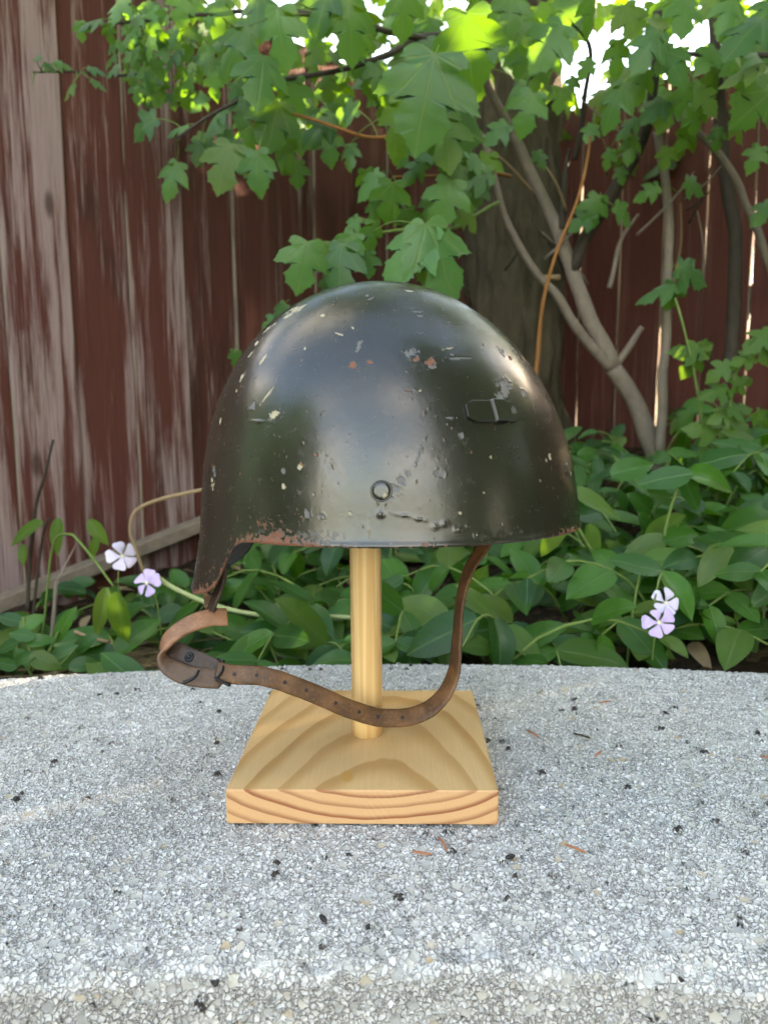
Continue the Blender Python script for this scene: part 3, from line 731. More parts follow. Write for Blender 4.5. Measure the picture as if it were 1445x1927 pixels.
def make_shell():
    th = np.concatenate([np.linspace(math.pi * .97, 2 * math.pi + .03 * math.pi, 720), np.linspace(2 * math.pi + .03 * math.pi, math.pi * 2.97, 160)[1:-1]])
    ph = np.linspace(.004, math.pi / 2, 330)
    nT, nP = len(th), len(ph)
    TH, PH = np.meshgrid(th, ph, indexing='ij')
    zeta = np.cos(PH); gg = smooth(R(52), R(90), PH)
    Zz = HH * zeta + nape_drop(TH) * gg
    Pn = shell_pt(TH, Zz).reshape(-1, 3); Nn = shell_nrm(TH, Zz).reshape(-1, 3)
    if np.mean((Nn * (Pn - (HC + [0, 0, .05]))).sum(1)) < 0: Nn = -Nn
    Nn[np.isnan(Nn)] = 0
    zf = Zz.ravel(); thf = TH.ravel(); rim = (zf - nape_drop(thf))
    att = {'cream': np.zeros(len(Pn)), 'grey': np.zeros(len(Pn)), 'rust': np.zeros(len(Pn))}
    n1 = fbm(Pn, 420, 3, 31) - .5; n2 = fbm(Pn, 1100, 2, 41) - .5; n3 = fbm(Pn, 130, 3, 51) - .5
    disp = n3 * .00010 + (fbm(Pn, 40, 2, 61) - .5) * .00025
    for kind, td, zm, lx, lz, rot in MARKS:
        lx, lz = lx * .84, lz * .84
        t0, z0 = R(td), zm / 1000; c = shell_pt(t0, z0); nn = shell_nrm(t0, z0)
        tx = nrm(np.cross(nn, [0, 0, 1])); 
        if np.dot(tx, [1, 0, 0]) < 0: tx = -tx
        tz = nrm(np.cross(tx, nn)); tz = tz if tz[2] > 0 else -tz
        d = Pn - c; u = d @ tx; v = d @ tz; ca, sa = math.cos(R(rot)), math.sin(R(rot))
        uu = (u * ca + v * sa) / (lx / 1000); vv = (-u * sa + v * ca) / (lz / 1000)
        q = np.sqrt(uu ** 2 + vv ** 2) + (n1 * 2.3 + n2 * 1.3 + .06) * min(1.0, .35 + min(lx, lz) / 2.0)
        near = (np.abs(d).max(1) < (max(lx, lz) * 3) / 1000)
        m = np.where(near, 1 - smooth(.75, 1.05, q), 0)
        att[kind] = np.maximum(att[kind], m)
        disp -= m * .00018
        disp += np.where(near, np.exp(-((q - 1.12) / .22) ** 2) * .00012, 0)
    # rust creeping from the rim between nape and side, the tip of the nape flap and thinly along the edge
    dl = np.degrees(thf) % 360
    e1 = np.exp(-((dl - 237) / 14) ** 2) * np.exp(-np.clip(rim, 0, None) / .0105) * (dl > 214)
    e2 = np.exp(-((dl - 208) / 10) ** 2) * np.exp(-np.clip(rim, 0, None) / .008) * (zf < -.012)
    e3 = np.exp(-np.clip(rim, 0, None) / .0012) * .42
    e4 = np.exp(-((dl - 330) / 14) ** 2) * np.exp(-np.clip(rim, 0, None) / .004) * .8
    rst = np.clip((e1 * 1.15 + e2 * 1.0 + e3 + e4) + n1 * 1.6 + n2 * .9 - .16, 0, 1)
    rst = smooth(.25, .7, rst)
    att['rust'] = np.maximum(att['rust'], rst)
    flake = smooth(.52, .60, fbm(Pn, 520, 2, 77)) * np.clip(e1 * 1.2 + np.exp(-((dl - 255) / 9) ** 2) * np.exp(-np.clip(rim, 0, None) / .012), 0, 1)
    att['grey'] = np.maximum(att['grey'], smooth(.45, .7, flake) * .55)
    disp += rst * (n2 * .0007)
    for td, zm, lx, lz, rot, amp in RUNS:
        t0, z0 = R(td), zm / 1000; c = shell_pt(t0, z0); nn = shell_nrm(t0, z0)
        tx = nrm(np.cross(nn, [0, 0, 1])); tx = -tx if np.dot(tx, [1, 0, 0]) < 0 else tx
        tz = nrm(np.cross(tx, nn)); tz = tz if tz[2] > 0 else -tz
        d = Pn - c; u = d @ tx; v = d @ tz; ca, sa = math.cos(R(rot)), math.sin(R(rot))
        uu = (u * ca + v * sa) / (lx / 1000); vv = (-u * sa + v * ca) / (lz / 1000)
        q = np.sqrt(uu ** 2 + vv ** 2)
        near = np.abs(d).max(1) < .03
        disp += np.where(near, np.exp(-q ** 2) * amp * .6 / 1000 * (1 + 1.6 * n1 + 1.2 * np.sin(q * 7) * .35), 0)
    # thicker rolled paint at the very edge
    disp += np.exp(-((rim - .0016) / .0012) ** 2) * .0004
    Pn = Pn + Nn * disp[:, None]
    ii = np.arange(nT * nP).reshape(nT, nP); nx = np.roll(np.arange(nT), -1)
    Q1 = np.stack([ii[:, :-1].ravel(), ii[:, 1:].ravel(), ii[nx][:, 1:].ravel(), ii[nx][:, :-1].ravel()], 1)
    # inner skin 1.4 mm inside
    rows = np.linspace(0, nP - 1, 50).astype(int)
    inner = (Pn.reshape(nT, nP, 3)[:, rows] - Nn.reshape(nT, nP, 3)[:, rows] * .0015).reshape(-1, 3)
    b0 = len(Pn); nR = len(rows); jj = b0 + np.arange(nT * nR).reshape(nT, nR)
    Q2 = np.stack([jj[:, :-1].ravel(), jj[nx][:, :-1].ravel(), jj[nx][:, 1:].ravel(), jj[:, 1:].ravel()], 1)
    Q3 = np.stack([ii[:, -1], jj[:, -1], jj[nx][:, -1], ii[nx][:, -1]], 1)
    # crown caps
    V = np.concatenate([Pn, inner, [Pn.reshape(nT, nP, 3)[:, 0].mean(0)], [inner.reshape(nT, nR, 3)[:, 0].mean(0)]])
    c1 = len(V) - 2; c2 = len(V) - 1
    Q4 = np.stack([np.full(nT // 2, c1), ii[0:nT - 1:2, 0][:nT // 2], ii[1:nT:2, 0][:nT // 2], ii[np.arange(2, nT + 1, 2)[:nT // 2] % nT, 0]], 1)
    Q5 = np.stack([np.full(nT // 2, c2), jj[0:nT - 1:2, 0][:nT // 2], jj[1:nT:2, 0][:nT // 2], jj[np.arange(2, nT + 1, 2)[:nT // 2] % nT, 0]], 1)
    att['grey'] *= .75
    full = {k: np.concatenate([a, np.zeros(len(V) - len(a))]) for k, a in att.items()}
    full['rust'][b0:b0 + len(inner)] = .05
    mk('shell', V, np.concatenate([Q1, Q2, Q3, Q4, Q5]), M['shell'], helmet, attrs=full)
make_shell()

def on_shell(td, zm, lift=0.0):
    t0, z0 = R(td), zm / 1000
    n = shell_nrm(t0, z0)
    if np.dot(n, shell_pt(t0, z0) - (HC + [0, 0, .05])) < 0: n = -n
    tx = nrm(np.cross(n, [0, 0, 1])); tx = -tx if np.dot(tx, [1, 0, 0]) < 0 else tx
    tz = nrm(np.cross(tx, n)); tz = tz if tz[2] > 0 else -tz
    return shell_pt(t0, z0) + n * lift, n, tx, tz
def rivet(td, zm, rad=.0053):
    c, n, tx, tz = on_shell(td, zm)
    prof = [(1.24, -.0004), (1.17, .00045), (1.10, .0005), (1.05, .0000), (1.0, .0004), (.95, .0007), (.6, .00078), (.25, .0008)]
    seg = 32; V = []; Fc = []
    for q, h in prof:
        for k in range(seg):
            a = 2 * math.pi * k / seg; V.append(c + (tx * math.cos(a) + tz * math.sin(a)) * rad * q + n * h)
    for i in range(len(prof) - 1):
        for k in range(seg):
            Fc.append((i * seg + k, i * seg + (k + 1) % seg, (i + 1) * seg + (k + 1) % seg, (i + 1) * seg + k))
    Fc.append(list(range((len(prof) - 1) * seg, len(prof) * seg)))
    V = np.array(V); P0 = V - (c + tx * .0022 - tz * .0026)
    chip = 1 - smooth(.0012, .0019, np.linalg.norm(P0, axis=1) + 0 * V[:, 0])
    return mk('rivet', V, Fc, M['shell'], helmet, attrs={'cream': chip, 'grey': np.zeros(len(V)), 'rust': np.zeros(len(V))})
rivet(267.6, 32.9); rivet(335.8, 39.6, .0048); rivet(92, 32.9); rivet(207, 38.0, .0045)
def bracket():
    # bent sheet-metal badge holder at the front quarter: flat tab, raised loop, second tab
    nS, nH = 60, 9; V = []; t0, t1 = 292.9, 312.4; zc, hz = 77.5, 6.3
    for i in range(nS):
        s = i / (nS - 1)
        lift = .0024 + .0032 * smooth(.44, .47, s) * (1 - smooth(.70, .73, s)) + .0006 * (1 - smooth(.44, .47, s))
        hh = hz * (.62 + .38 * smooth(0, .13, s) if s < .5 else (1.0 if s < .72 else (.94 * (1 - .28 * smooth(.90, 1, s)))))
        hh = min(hh, hz * (.58 + 3.2 * s)) 
        for j in range(nH):
            q = (-1, -.90, -.6, -.3, 0, .3, .6, .90, 1)[j]; l = lift if abs(q) < .99 else lift - .0006
            if i in (0, nS - 1): l = l * .8
            c, n, tx, tz = on_shell(t0 + (t1 - t0) * s, zc + q * hh - .6 * (s - .5), float(l)); V.append(c)
    top = len(V)
    Fc = [(i * nH + j, (i + 1) * nH + j, (i + 1) * nH + j + 1, i * nH + j + 1) for i in range(nS - 1) for j in range(nH - 1)]
    edge = [i * nH for i in range(nS)] + [(nS - 1) * nH + j for j in range(1, nH)] + [i * nH + nH - 1 for i in range(nS - 2, -1, -1)] + [j for j in range(nH - 2, 0, -1)]
    base = {}
    for e in edge:
        i, j = divmod(e, nH); c = V[e]; s = i / (nS - 1); q = -1 + 2 * j / (nH - 1)
        n = shell_nrm(R(t0 + (t1 - t0) * s), zc / 1000); n = n if n[1] < 0 else -n
        base[e] = len(V); lf_ = .0024 + .0032 * float(smooth(.44, .47, s) * (1 - smooth(.70, .73, s))) + .0006 * float(1 - smooth(.44, .47, s)); V.append(c - n * (lf_ - .0012))
    for a, b in zip(edge, edge[1:] + edge[:1]): Fc.append((a, b, base[b], base[a]))
    zz = np.zeros(len(V)); V = np.array(V)
    sp_ = on_shell(310.2, 77.6, .001)[0]
    g1 = (1 - smooth(.0008, .0026, np.linalg.norm(V - sp_, axis=1) + (noise(V, 900, 3) - .5) * .002)) * .8
    rg = (np.arange(len(V)) // nH == int(.455 * nS)) * 1.0 * (np.arange(len(V)) < top)
    o = mk('badge_bracket', V, Fc, M['shell'], helmet, smooth_sh=False, attrs={'cream': zz, 'grey': np.maximum(g1, rg * .9), 'rust': zz})
    for dz in (.0,):
        c, n, tx, tz = on_shell(310.2, 77.6, .0010)
        seg = 14; Vb = []; prof = [(.0021, -.0002), (.0019, .0005), (.0012, .0008), (.0005, .0009)]
        for r_, h in prof:
            for k in range(seg):
                a = 2 * math.pi * k / seg; Vb.append(c + (tx * math.cos(a) + tz * math.sin(a)) * r_ + n * h)
        Fb = [(q * seg + k, q * seg + (k + 1) % seg, (q + 1) * seg + (k + 1) % seg, (q + 1) * seg + k) for q in range(3) for k in range(seg)] + [list(range(3 * seg, 4 * seg))]
        z0 = np.zeros(len(Vb)); mk('weld_spot', Vb, Fb, M['shell'], o, attrs={'cream': z0, 'grey': z0 + .3, 'rust': z0})
bracket()

# ------------------------------------------------------------------ leather chin strap
def ribbon(name, keys, mat, width, thick, parent, n=120, taper_end=False, holes=None):
    """keys: (point, width direction); a flat band swept along a smooth path"""
    pts = spline([k[0] for k in keys], n); wd = spline([k[1] for k in keys], n)
    T = np.gradient(pts, axis=0); T /= np.linalg.norm(T, axis=1, keepdims=True)
    wd = wd - T * (wd * T).sum(1, keepdims=True); wd /= np.linalg.norm(wd, axis=1, keepdims=True)
    Nn = np.cross(T, wd); hw = width / 2; ht = thick / 2
    prof = [(-hw, -ht * .4), (-hw + .0006, -ht), (-hw * .5, -ht * 1.06), (0, -ht * 1.1), (hw * .5, -ht * 1.06), (hw - .0006, -ht), (hw, -ht * .4),
            (hw, ht * .4), (hw - .0006, ht), (hw * .5, ht * 1.06), (0, ht * 1.1), (-hw * .5, ht * 1.06), (-hw + .0006, ht), (-hw, ht * .4)]
    V = []; m = len(prof)
    wv = (noise(pts, 160, 5) - .5) * .0016; wv2 = (noise(pts, 260, 8) - .5) * .0009
    for i in range(n):
        s = 1.0
        if taper_end and i > n - 8: s = max(.45, 1 - (i - (n - 8)) / 10)
        for a, b in prof:
            V.append(pts[i] + wd[i] * (a * s + wv[i] * .4) + Nn[i] * (b + wv2[i] * .5))
    Fc = [(i * m + k, i * m + (k + 1) % m, (i + 1) * m + (k + 1) % m, (i + 1) * m + k) for i in range(n - 1) for k in range(m)]
    Fc += [list(range(m - 1, -1, -1)), list(range((n - 1) * m, n * m))]
    al = np.repeat(np.linspace(0, 1, n), m)
    o = mk(name, V, Fc, mat, parent, attrs={'wear_shade_mask': 1 - smooth(.42, .62, al)})  # mask drops along the lower run, where shade is painted brown
    if holes:
        for h in holes:
            i = int(h * (n - 1)); c = pts[i]; mbh = MB()
            seg = 10
            side = Nn[i] if Nn[i][1] < 0 else -Nn[i]
            V2 = []
            for rr_, hh in ((.0014, -.0004), (.0012, .0006), (.0008, .0003)):
                for k in range(seg):
                    a = 2 * math.pi * k / seg
                    V2.append(c + T[i] * math.cos(a) * rr_ + wd[i] * math.sin(a) * rr_ + side * (ht * 1.1 + hh))
            F2 = [(q * seg + k, q * seg + (k + 1) % seg, (q + 1) * seg + (k + 1) % seg, (q + 1) * seg + k) for q in range(2) for k in range(seg)] + [list(range(2 * seg, 3 * seg))]
            mk('strap_hole', V2, F2, M['seed'], o)
    return o, pts, T, wd, Nn
YS = .5265
def W_(dx, dy, dz): return np.array([dx, dy, dz], float)
# long strap with holes, passing in front of the dowel and up into the shell
keys = [
    (at(408, 1265, YS - .059), W_(-.05, .45, .9)),
    (at(436, 1269, YS - .058), W_(0, .40, .92)),
    (at(500, 1274, YS - .056), W_(.10, .34, .94)),
    (at(575, 1299, YS - .050), W_(.22, .32, .94)),
    (at(650, 1331, YS - .042), W_(.22, .34, .92)),
    (at(712, 1350, YS - .034), W_(.05, .42, .90)),
    (at(775, 1348, YS - .026), W_(-.20, .55, .80)),
    (at(825, 1320, YS - .018), W_(-.45, .75, .45)),
    (at(853, 1268, YS - .010), W_(-.50, .85, .15)),
    (at(860, 1200, YS - .004), W_(-.36, .92, .0)),
    (at(866, 1130, YS + .004), W_(-.30, .94, .0)),
    (at(884, 1070, YS + .012), W_(-.40, .90, .1)),
    (at(915, 1020, YS + .022), W_(-.60, .80, .1)),
    (at(960, 940, YS + .040), W_(-.60, .80, .1)),
]
ribbon('chin_strap', keys, M['leather'], .0124, .0023, helmet, 200, holes=[.040 + .050 * k + random.uniform(-.006, .006) for k in range(1, 9)])
# tan loop that leaves the nape, turns back and meets the buckle
keys = [
    (at(427, 1161, YS - .024), W_(.25, .72, .65)),
    (at(396, 1163, YS - .028), W_(.18, .72, .66)),
    (at(356, 1175, YS - .033), W_(-.05, .74, .66)),
    (at(321, 1200, YS - .038), W_(-.25, .80, .55)),
    (at(309, 1230, YS - .044), W_(-.20, .90, .40)),
    (at(321, 1255, YS - .050), W_(0, .84, .55)),
    (at(352, 1271, YS - .055), W_(.1, .70, .70)),
    (at(395, 1277, YS - .056), W_(.05, .60, .78)),
    (at(424, 1276, YS - .054), W_(0, .55, .82)),
]
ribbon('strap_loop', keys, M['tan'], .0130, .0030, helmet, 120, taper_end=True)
# dark inner tongue with a stud
keys = [
    (at(318, 1222, YS - .036), W_(-.2, .85, .5)),
    (at(338, 1228, YS - .040), W_(-.1, .66, .75)),
    (at(362, 1240, YS - .044), W_(.1, .55, .82)),
    (at(390, 1252, YS - .049), W_(.15, .50, .85)),
    (at(416, 1260, YS - .054), W_(.1, .5, .85)),
]
_, tp, tT, tw, tn = ribbon('buckle_tongue', keys, M['darklea'], .0125, .0020, helmet, 60)
i = 27; nn = tn[i] if tn[i][1] < 0 else -tn[i]; mb = MB(); prof = [(.0033, 0), (.0033, .0007), (.0027, .0012), (.0016, .0010), (.0012, .0003)]
V = []; seg = 18
for q, h in prof:
    for k in range(seg):
        a = 2 * math.pi * k / seg; V.append(tp[i] + (tT[i] * math.cos(a) + tw[i] * math.sin(a)) * q + nn * (.0011 + h))
Fc = [(q * seg + k, q * seg + (k + 1) % seg, (q + 1) * seg + (k + 1) % seg, (q + 1) * seg + k) for q in range(len(prof) - 1) for k in range(seg)] + [list(range((len(prof) - 1) * seg, len(prof) * seg))]
mk('stud', V, Fc, M['iron'], helmet)
# wire buckle: frame and prong
fr = [at(416, 1238, YS - .050), at(424, 1250, YS - .060), at(404, 1274, YS - .063), at(418, 1284, YS - .064), at(434, 1290, YS - .063), at(432, 1262, YS - .060), at(416, 1238, YS - .050)]
mb = MB(); mb.tube(spline(fr[2:5], 14), [.0009] * 10 + [.0011, .0013, .0013, .0009], 10); buckle = mb.build('buckle', M['iron'], helmet)
mb = MB(); mb.tube(spline([at(410, 1240, YS - .050), at(420, 1256, YS - .058), at(412, 1272, YS - .063), at(404, 1276, YS - .064)], 16), .0009, 10); mb.build('buckle_bar', M['iron'], buckle)
mb = MB(); mb.tube(spline([at(374, 1262, YS - .060), at(368, 1273, YS - .063), at(356, 1281, YS - .065), at(344, 1285, YS - .066)], 16), np.linspace(.0009, .0013, 16), 10); mb.build('buckle_prong', M['iron'], buckle)
# short hanger from inside the nape flap down to the loop
keys = [
    (at(424, 1052, YS - .020), W_(.35, -.9, .1)),
    (at(420, 1085, YS - .020), W_(.45, -.85, 0)),
    (at(411, 1115, YS - .021), W_(.55, -.80, 0)),
    (at(402, 1135, YS - .023), W_(.6, -.78, 0)),
    (at(396, 1152, YS - .026), W_(.6, -.78, .1)),
]
ribbon('strap_hanger', keys, M['darklea'], .0085, .0026, helmet, 40)
keys = [
    (at(389, 1098, YS - .012), W_(.9, -.4, 0)),
    (at(392, 1120, YS - .014), W_(.9, -.4, 0)),
    (at(395, 1142, YS - .020), W_(.9, -.4, 0)),
]
ribbon('strap_hanger', keys, M['tan'], .0075, .0022, helmet, 24)
ring = [at(398, 1109, YS - .016) + RIGHT * .0032 * math.cos(a) + UP * .0036 * math.sin(a) for a in np.linspace(0, 2 * math.pi, 18)]
mb = MB(); mb.tube(ring, .0010, 8, False); mb.build('hanger_ring', M['iron'], helmet)

# ================================================================== small litter on the bench
def bench_pt(px, py, h=0.0012):
    d = at(px, py, 1.0) - CAM; k = (TOP + h - CAM_Z) / d[2]; return CAM + d * k
NEED = [((775, 1602), (795, 1606), (812, 1608), 'curved orange pine needle on the bench just in front of the pine block'),
        ((824, 1576), (834, 1586), (840, 1602), 'short hooked orange needle on the bench touching the pine block front'),
        ((1064, 1590), (1084, 1597), (1103, 1605), 'straight orange needle on the concrete right of the pine block front corner'),
        ((991, 1374), (1004, 1381), (1014, 1388), 'small orange needle on the concrete close to the right edge of the pine block'),
        ((1126, 1323), (1137, 1321), (1149, 1319), 'orange needle farthest back on the concrete, right of the dowel'),
        ((1118, 1424), (1126, 1418), (1133, 1414), 'tiny tilted orange needle on the middle of the concrete at right'),
        ((1432, 1421), (1441, 1425), (1452, 1428), 'orange needle at the right border of the picture on the concrete')]
for a_, b_, c_, lab in NEED:
    pts = spline([bench_pt(*a_), bench_pt(*b_, .0022), bench_pt(*c_)], 10)
    mb = MB(); mb.tube(pts, [.0003, .0006, .0007, .0008, .0008, .0008, .0008, .0007, .0006, .0004], 6)
    tag(mb.build('pine_needle', M['needle'], None, origin=pts[5]), lab, 'needle', 'dry needles on the bench')
for (px, py), ax_, lab in [((960, 1613), (.8, .3), 'black oblong seed on the concrete below the right corner of the pine block'),
                     ((608, 1729), (.6, -.8), 'black seed lying in the foreground concrete left of centre'),
                     ]:
    c = bench_pt(px, py, .0018); u_ = nrm((ax_[0], ax_[1], 0)); mb = MB()
    mb.tube([c + u_ * t_ for t_ in np.linspace(-.0033, .0033, 9)], [.0004, .0010, .0013, .0014, .0014, .0014, .0013, .0009, .0004], 8)
    tag(mb.build('seed', M['seed'] if 'black' in lab else M['needle'], None, origin=c), lab, 'seed')
pts = spline([bench_pt(1080, 1381), bench_pt(1094, 1384, .003), bench_pt(1110, 1389)], 8)
mb = MB(); mb.tube(pts, .0009, 6); tag(mb.build('twig', M['darktwig'], None, origin=pts[4]), 'short dark twig lying on the concrete right of the pine block', 'twig')
#==PLANTS==
# ================================================================== PLANTS
def maple_leaf(seed, lob=1.0, fold=.12, droop=.18, teeth=.035):
    """one lobed leaf: base at the origin, tip at +Y = 1, normal +Z; returns verts, faces"""
    r = random.Random(seed)
    half = [(.03, -.015), (.15, -.075), (.27, -.085), (.38, -.02), (.40, .06), (.300, .13), (.42, .165), (.545, .245), (.60, .36), (.655, .465),
            (.55, .475), (.49, .455), (.36, .47), (.225, .425), (.285, .56), (.375, .64), (.315, .70), (.285, .79), (.20, .815), (.13, .895), (.05, .955)]
    rib = [0, 0, .02, .06, .10, .14, .17, .22, .28, .34, .38, .42, .46, .50, .58, .65, .71, .78, .83, .90, .96]
    V = [(0, 0)]; ribi = []
    ribs = [0, .14, .28, .42, .56, .70, .84, 1.0]
    V = [(0.0, q) for q in ribs]; Fc = []
    for sgn in (1, -1):
        out = []
        for k, (x, y) in enumerate(half):
            j = teeth * r.uniform(-1, 1)
            xx = x * (lob if .2 < x else 1) * (1 + j) ; yy = y + j * .4
            out.append((sgn * xx, yy))
        o2 = [out[0]]; rib2 = [rib[0]]
        for k in range(1, len(out)):     # serrated margin: a notch between neighbouring points
            (xa, ya), (xb, yb) = out[k - 1], out[k]; L_ = math.hypot(xb - xa, yb - ya)
            if k > 2 and L_ > .05:
                o2.append(((xa * .42 + xb * .58) * (.955 - .02 * r.random()), ya * .42 + yb * .58 - .018)); rib2.append((rib[k - 1] + rib[k]) / 2)
            o2.append(out[k]); rib2.append(rib[k])
        out = o2; ribq = rib2
        s0 = len(V); V += out
        # strip between rib and outline
        a = 0; 
        for k in range(len(out) - 1):
            y_mid = ribq[k + 1]
            while a < len(ribs) - 2 and ribs[a + 1] < y_mid:
                Fc.append((a, s0 + k, a + 1) if sgn > 0 else (a, a + 1, s0 + k)); a += 1
            Fc.append((a, s0 + k, s0 + k + 1) if sgn > 0 else (a, s0 + k + 1, s0 + k))
        k = len(out) - 1
        while a < len(ribs) - 1:
            Fc.append((a, s0 + k, a + 1) if sgn > 0 else (a, a + 1, s0 + k)); a += 1
    V = np.array(V); V[:, 0] *= .88; x, y = V[:, 0], V[:, 1]
    tw = r.uniform(-.25, .25)
    z = -droop * y ** 2 - fold * np.abs(x) - .30 * droop * (np.abs(x) * 1.6) ** 2 + tw * x * y * .5 + .02 * np.sin(9 * x + seed) * np.sin(7 * y)
    return np.column_stack([x, y, z]), Fc, np.column_stack([x, y])
def oval_leaf(seed, width=.42, fold=.12, droop=.16, tip=.8):
    r = random.Random(seed); ys = np.linspace(0, 1, 9); V = []; Fc = []
    cols = (-1, -.55, 0, .55, 1)
    for y in ys:
        w = width / 2 * 1.9 * (y + .015) ** .55 * (1 - y) ** tip * 1.25
        w = min(w, width / 2)
        for c in cols:
            x = c * w
            V.append((x, y, fold * abs(x) * 1.4 - droop * y * y + .012 * math.sin(8 * y + seed + c) ))
    m = len(cols)
    for i in range(len(ys) - 1):
        for k in range(m - 1):
            Fc.append((i * m + k, i * m + k + 1, (i + 1) * m + k + 1, (i + 1) * m + k))
    V = np.array(V); return V, Fc, V[:, :2].copy()
MAPLE = [maple_leaf(1, 1.0, .16, .26), maple_leaf(2, .88, .30, .32), maple_leaf(3, 1.08, .08, .22), maple_leaf(4, .95, -.16, .38),
         maple_leaf(5, .80, .42, .40), maple_leaf(6, 1.02, .14, .34)]
OVAL = [oval_leaf(1, .54), oval_leaf(2, .60, .18, .22), oval_leaf(3, .48, .05, .10), oval_leaf(4, .54, .25, .30)]
NARROW = [oval_leaf(7, .36, .25, .25, 1.0), oval_leaf(8, .42, .15, .35, .9), oval_leaf(9, .50, .2, .2, .9)]
def datas(name, kinds, mat): return [mesh_data(name, v, f, mat, True, uv) for v, f, uv in kinds]

def frame(tipdir, normal):
    y = nrm(tipdir); z = nrm(np.asarray(normal) - y * np.dot(normal, y)); x = np.cross(y, z); return x, y, z
def leaf_matrix(base, tipdir, normal, size):
    x, y, z = frame(tipdir, normal); m = np.eye(4); m[:3, 0] = x * size; m[:3, 1] = y * size; m[:3, 2] = z * size; m[:3, 3] = base; return m
def put_leaf(data, M4, parent, name='leaf'):
    o = bpy.data.objects.new(name, data); COL.objects.link(o); o.parent = parent
    M4 = M4.copy(); M4[:3, 3] -= ORIGIN[parent.name]
    o.matrix_basis = Matrix(M4.tolist()); return o
def leaf_mass(name, kinds, mats4, mat, parent):
    """leaves too many to stand alone, joined into one mesh"""
    Vs, Fs, Us, Rn = [], [], [], []; n = 0
    by = {}
    for k, m in enumerate(mats4): by.setdefault(k % len(kinds), []).append(m)
    for kk, ms in by.items():
        v, f, uv = kinds[kk]; ms = np.array(ms)
        tri = []
        for q in f:
            tri.append(q[:3]); 
            if len(q) == 4: tri.append((q[0], q[2], q[3]))
        tri = np.array(tri)
        W = np.einsum('nij,vj->nvi', ms[:, :3, :3], v) + ms[:, None, :3, 3]
        N = len(ms); Vs.append(W.reshape(-1, 3)); Us.append(np.tile(uv, (N, 1)))
        Rn.append(np.repeat(rng.random(N), len(v)))
        Fs.append((tri[None] + (np.arange(N) * len(v))[:, None, None]).reshape(-1, 3) + n); n += N * len(v)
    o = mk(name, np.concatenate(Vs), np.concatenate(Fs), mat, parent, True, np.concatenate(Us), {'rnd': np.concatenate(Rn)})
    return tag(o, kind='stuff')
def img_leaf(px, py, size_px, ang, Y, tilt=None, face=None):
    """leaf whose middle sits at a pixel at distance Y, tip pointing at image angle `ang` (0 right, 90 down)"""
    c = at(px, py, Y); L = size_px * Y / F_PX * .92
    tl = random.uniform(-.5, .25) if tilt is None else tilt
    a = R(ang); tip = nrm(RIGHT * math.cos(a) - UP * math.sin(a) - FWD * tl)
    fu = random.uniform(.25, 1.1) if face is None else face
    nv = -FWD + np.array([0, 0, 1]) * fu + RIGHT * random.uniform(-.45, .45)
    return leaf_matrix(c - tip * L * .5, tip, nv, L), L, tip

# ------------------------------------------------------------------ old tree with a thick dark trunk
tree_base = np.array([.36, 2.28, bed_h(.36, 2.28) - .04])
tree = empty('old_tree', tree_base, 'old tree with thick dark rough trunk in the fence corner behind the helmet', 'tree')
def trunk_mesh():
    zs = np.linspace(tree_base[2], 3.1, 120); nA = 72; V = []
    ctr = spline([at(960, 900, 2.28), at(966, 600, 2.28), at(962, 300, 2.28), at(972, 60, 2.28), (.40, 2.30, 2.2), (.34, 2.34, 3.1)], 120)
    zi = np.interp(np.linspace(0, 1, 120), np.linspace(0, 1, 120), ctr[:, 2])
    ctr[0, 2] = tree_base[2]
    for i in range(120):
        t_ = i / 119; rad = .148 - .028 * t_ + .06 * math.exp(-t_ * 14)
        for k in range(nA):
            a = 2 * math.pi * k / nA; V.append(ctr[i] + np.array([math.cos(a), math.sin(a), 0]) * rad)
    V = np.array(V); C = np.repeat(ctr, nA, 0); d = V - C; dn = d / np.linalg.norm(d, axis=1, keepdims=True)
    ang = np.arctan2(d[:, 1], d[:, 0])
    S = np.stack([np.cos(ang) * 1.0, np.sin(ang) * 1.0, V[:, 2] * 1.1], 1)
    ridge = np.abs(fbm(S * np.array([1, 1, .55]), 7.5, 3, 13) - .5) * 2
    V = V + dn * ((ridge - .4) * .055 + (fbm(S, 22, 2, 17) - .5) * .014)[:, None]
    ii = np.arange(120 * nA).reshape(120, nA); nx = np.roll(np.arange(nA), -1)
    Qd = np.stack([ii[:-1].ravel(), ii[:-1][:, nx].ravel(), ii[1:][:, nx].ravel(), ii[1:].ravel()], 1)
    return V, Qd
V, Qd = trunk_mesh(); mk('trunk', V, Qd, M['bark'], tree)
limbs = [([(.38, 2.28, 1.9), (.15, 2.05, 2.25), (-.25, 1.75, 2.5), (-.7, 1.4, 2.62)], .05), ([(.36, 2.3, 2.2), (.65, 2.1, 2.5), (1.1, 1.9, 2.7)], .045),
         ([(.36, 2.28, 2.5), (.3, 1.8, 2.85), (.2, 1.3, 3.0)], .05), ([(.36, 2.3, 2.4), (.0, 2.5, 2.8), (-.6, 2.6, 3.1)], .045)]
for pts, r0 in limbs:
    mb = MB(); mb.tube(spline(pts, 24), np.linspace(r0, r0 * .35, 24), 10); mb.build('limb', M['bark'], tree)
SKYGAP = [(1085, 135, 48, 55), (1160, 90, 42, 50), (1310, 55, 50, 45), (1190, 40, 22, 30), (732, 72, 26, 26), (700, 55, 14, 18), (520, 12, 22, 20), (600, 35, 12, 16), (1415, 8, 26, 20), (688, 5, 20, 12)]
def in_gap(p):
    d = np.asarray(p) - CAM; f_ = d @ FWD
    u_, v_ = CX + F_PX * (d @ RIGHT) / f_, CY - F_PX * (d @ UP) / f_
    return any(((u_ - a) / c) ** 2 + ((v_ - b) / e) ** 2 < 1.0 for a, b, c, e in SKYGAP)
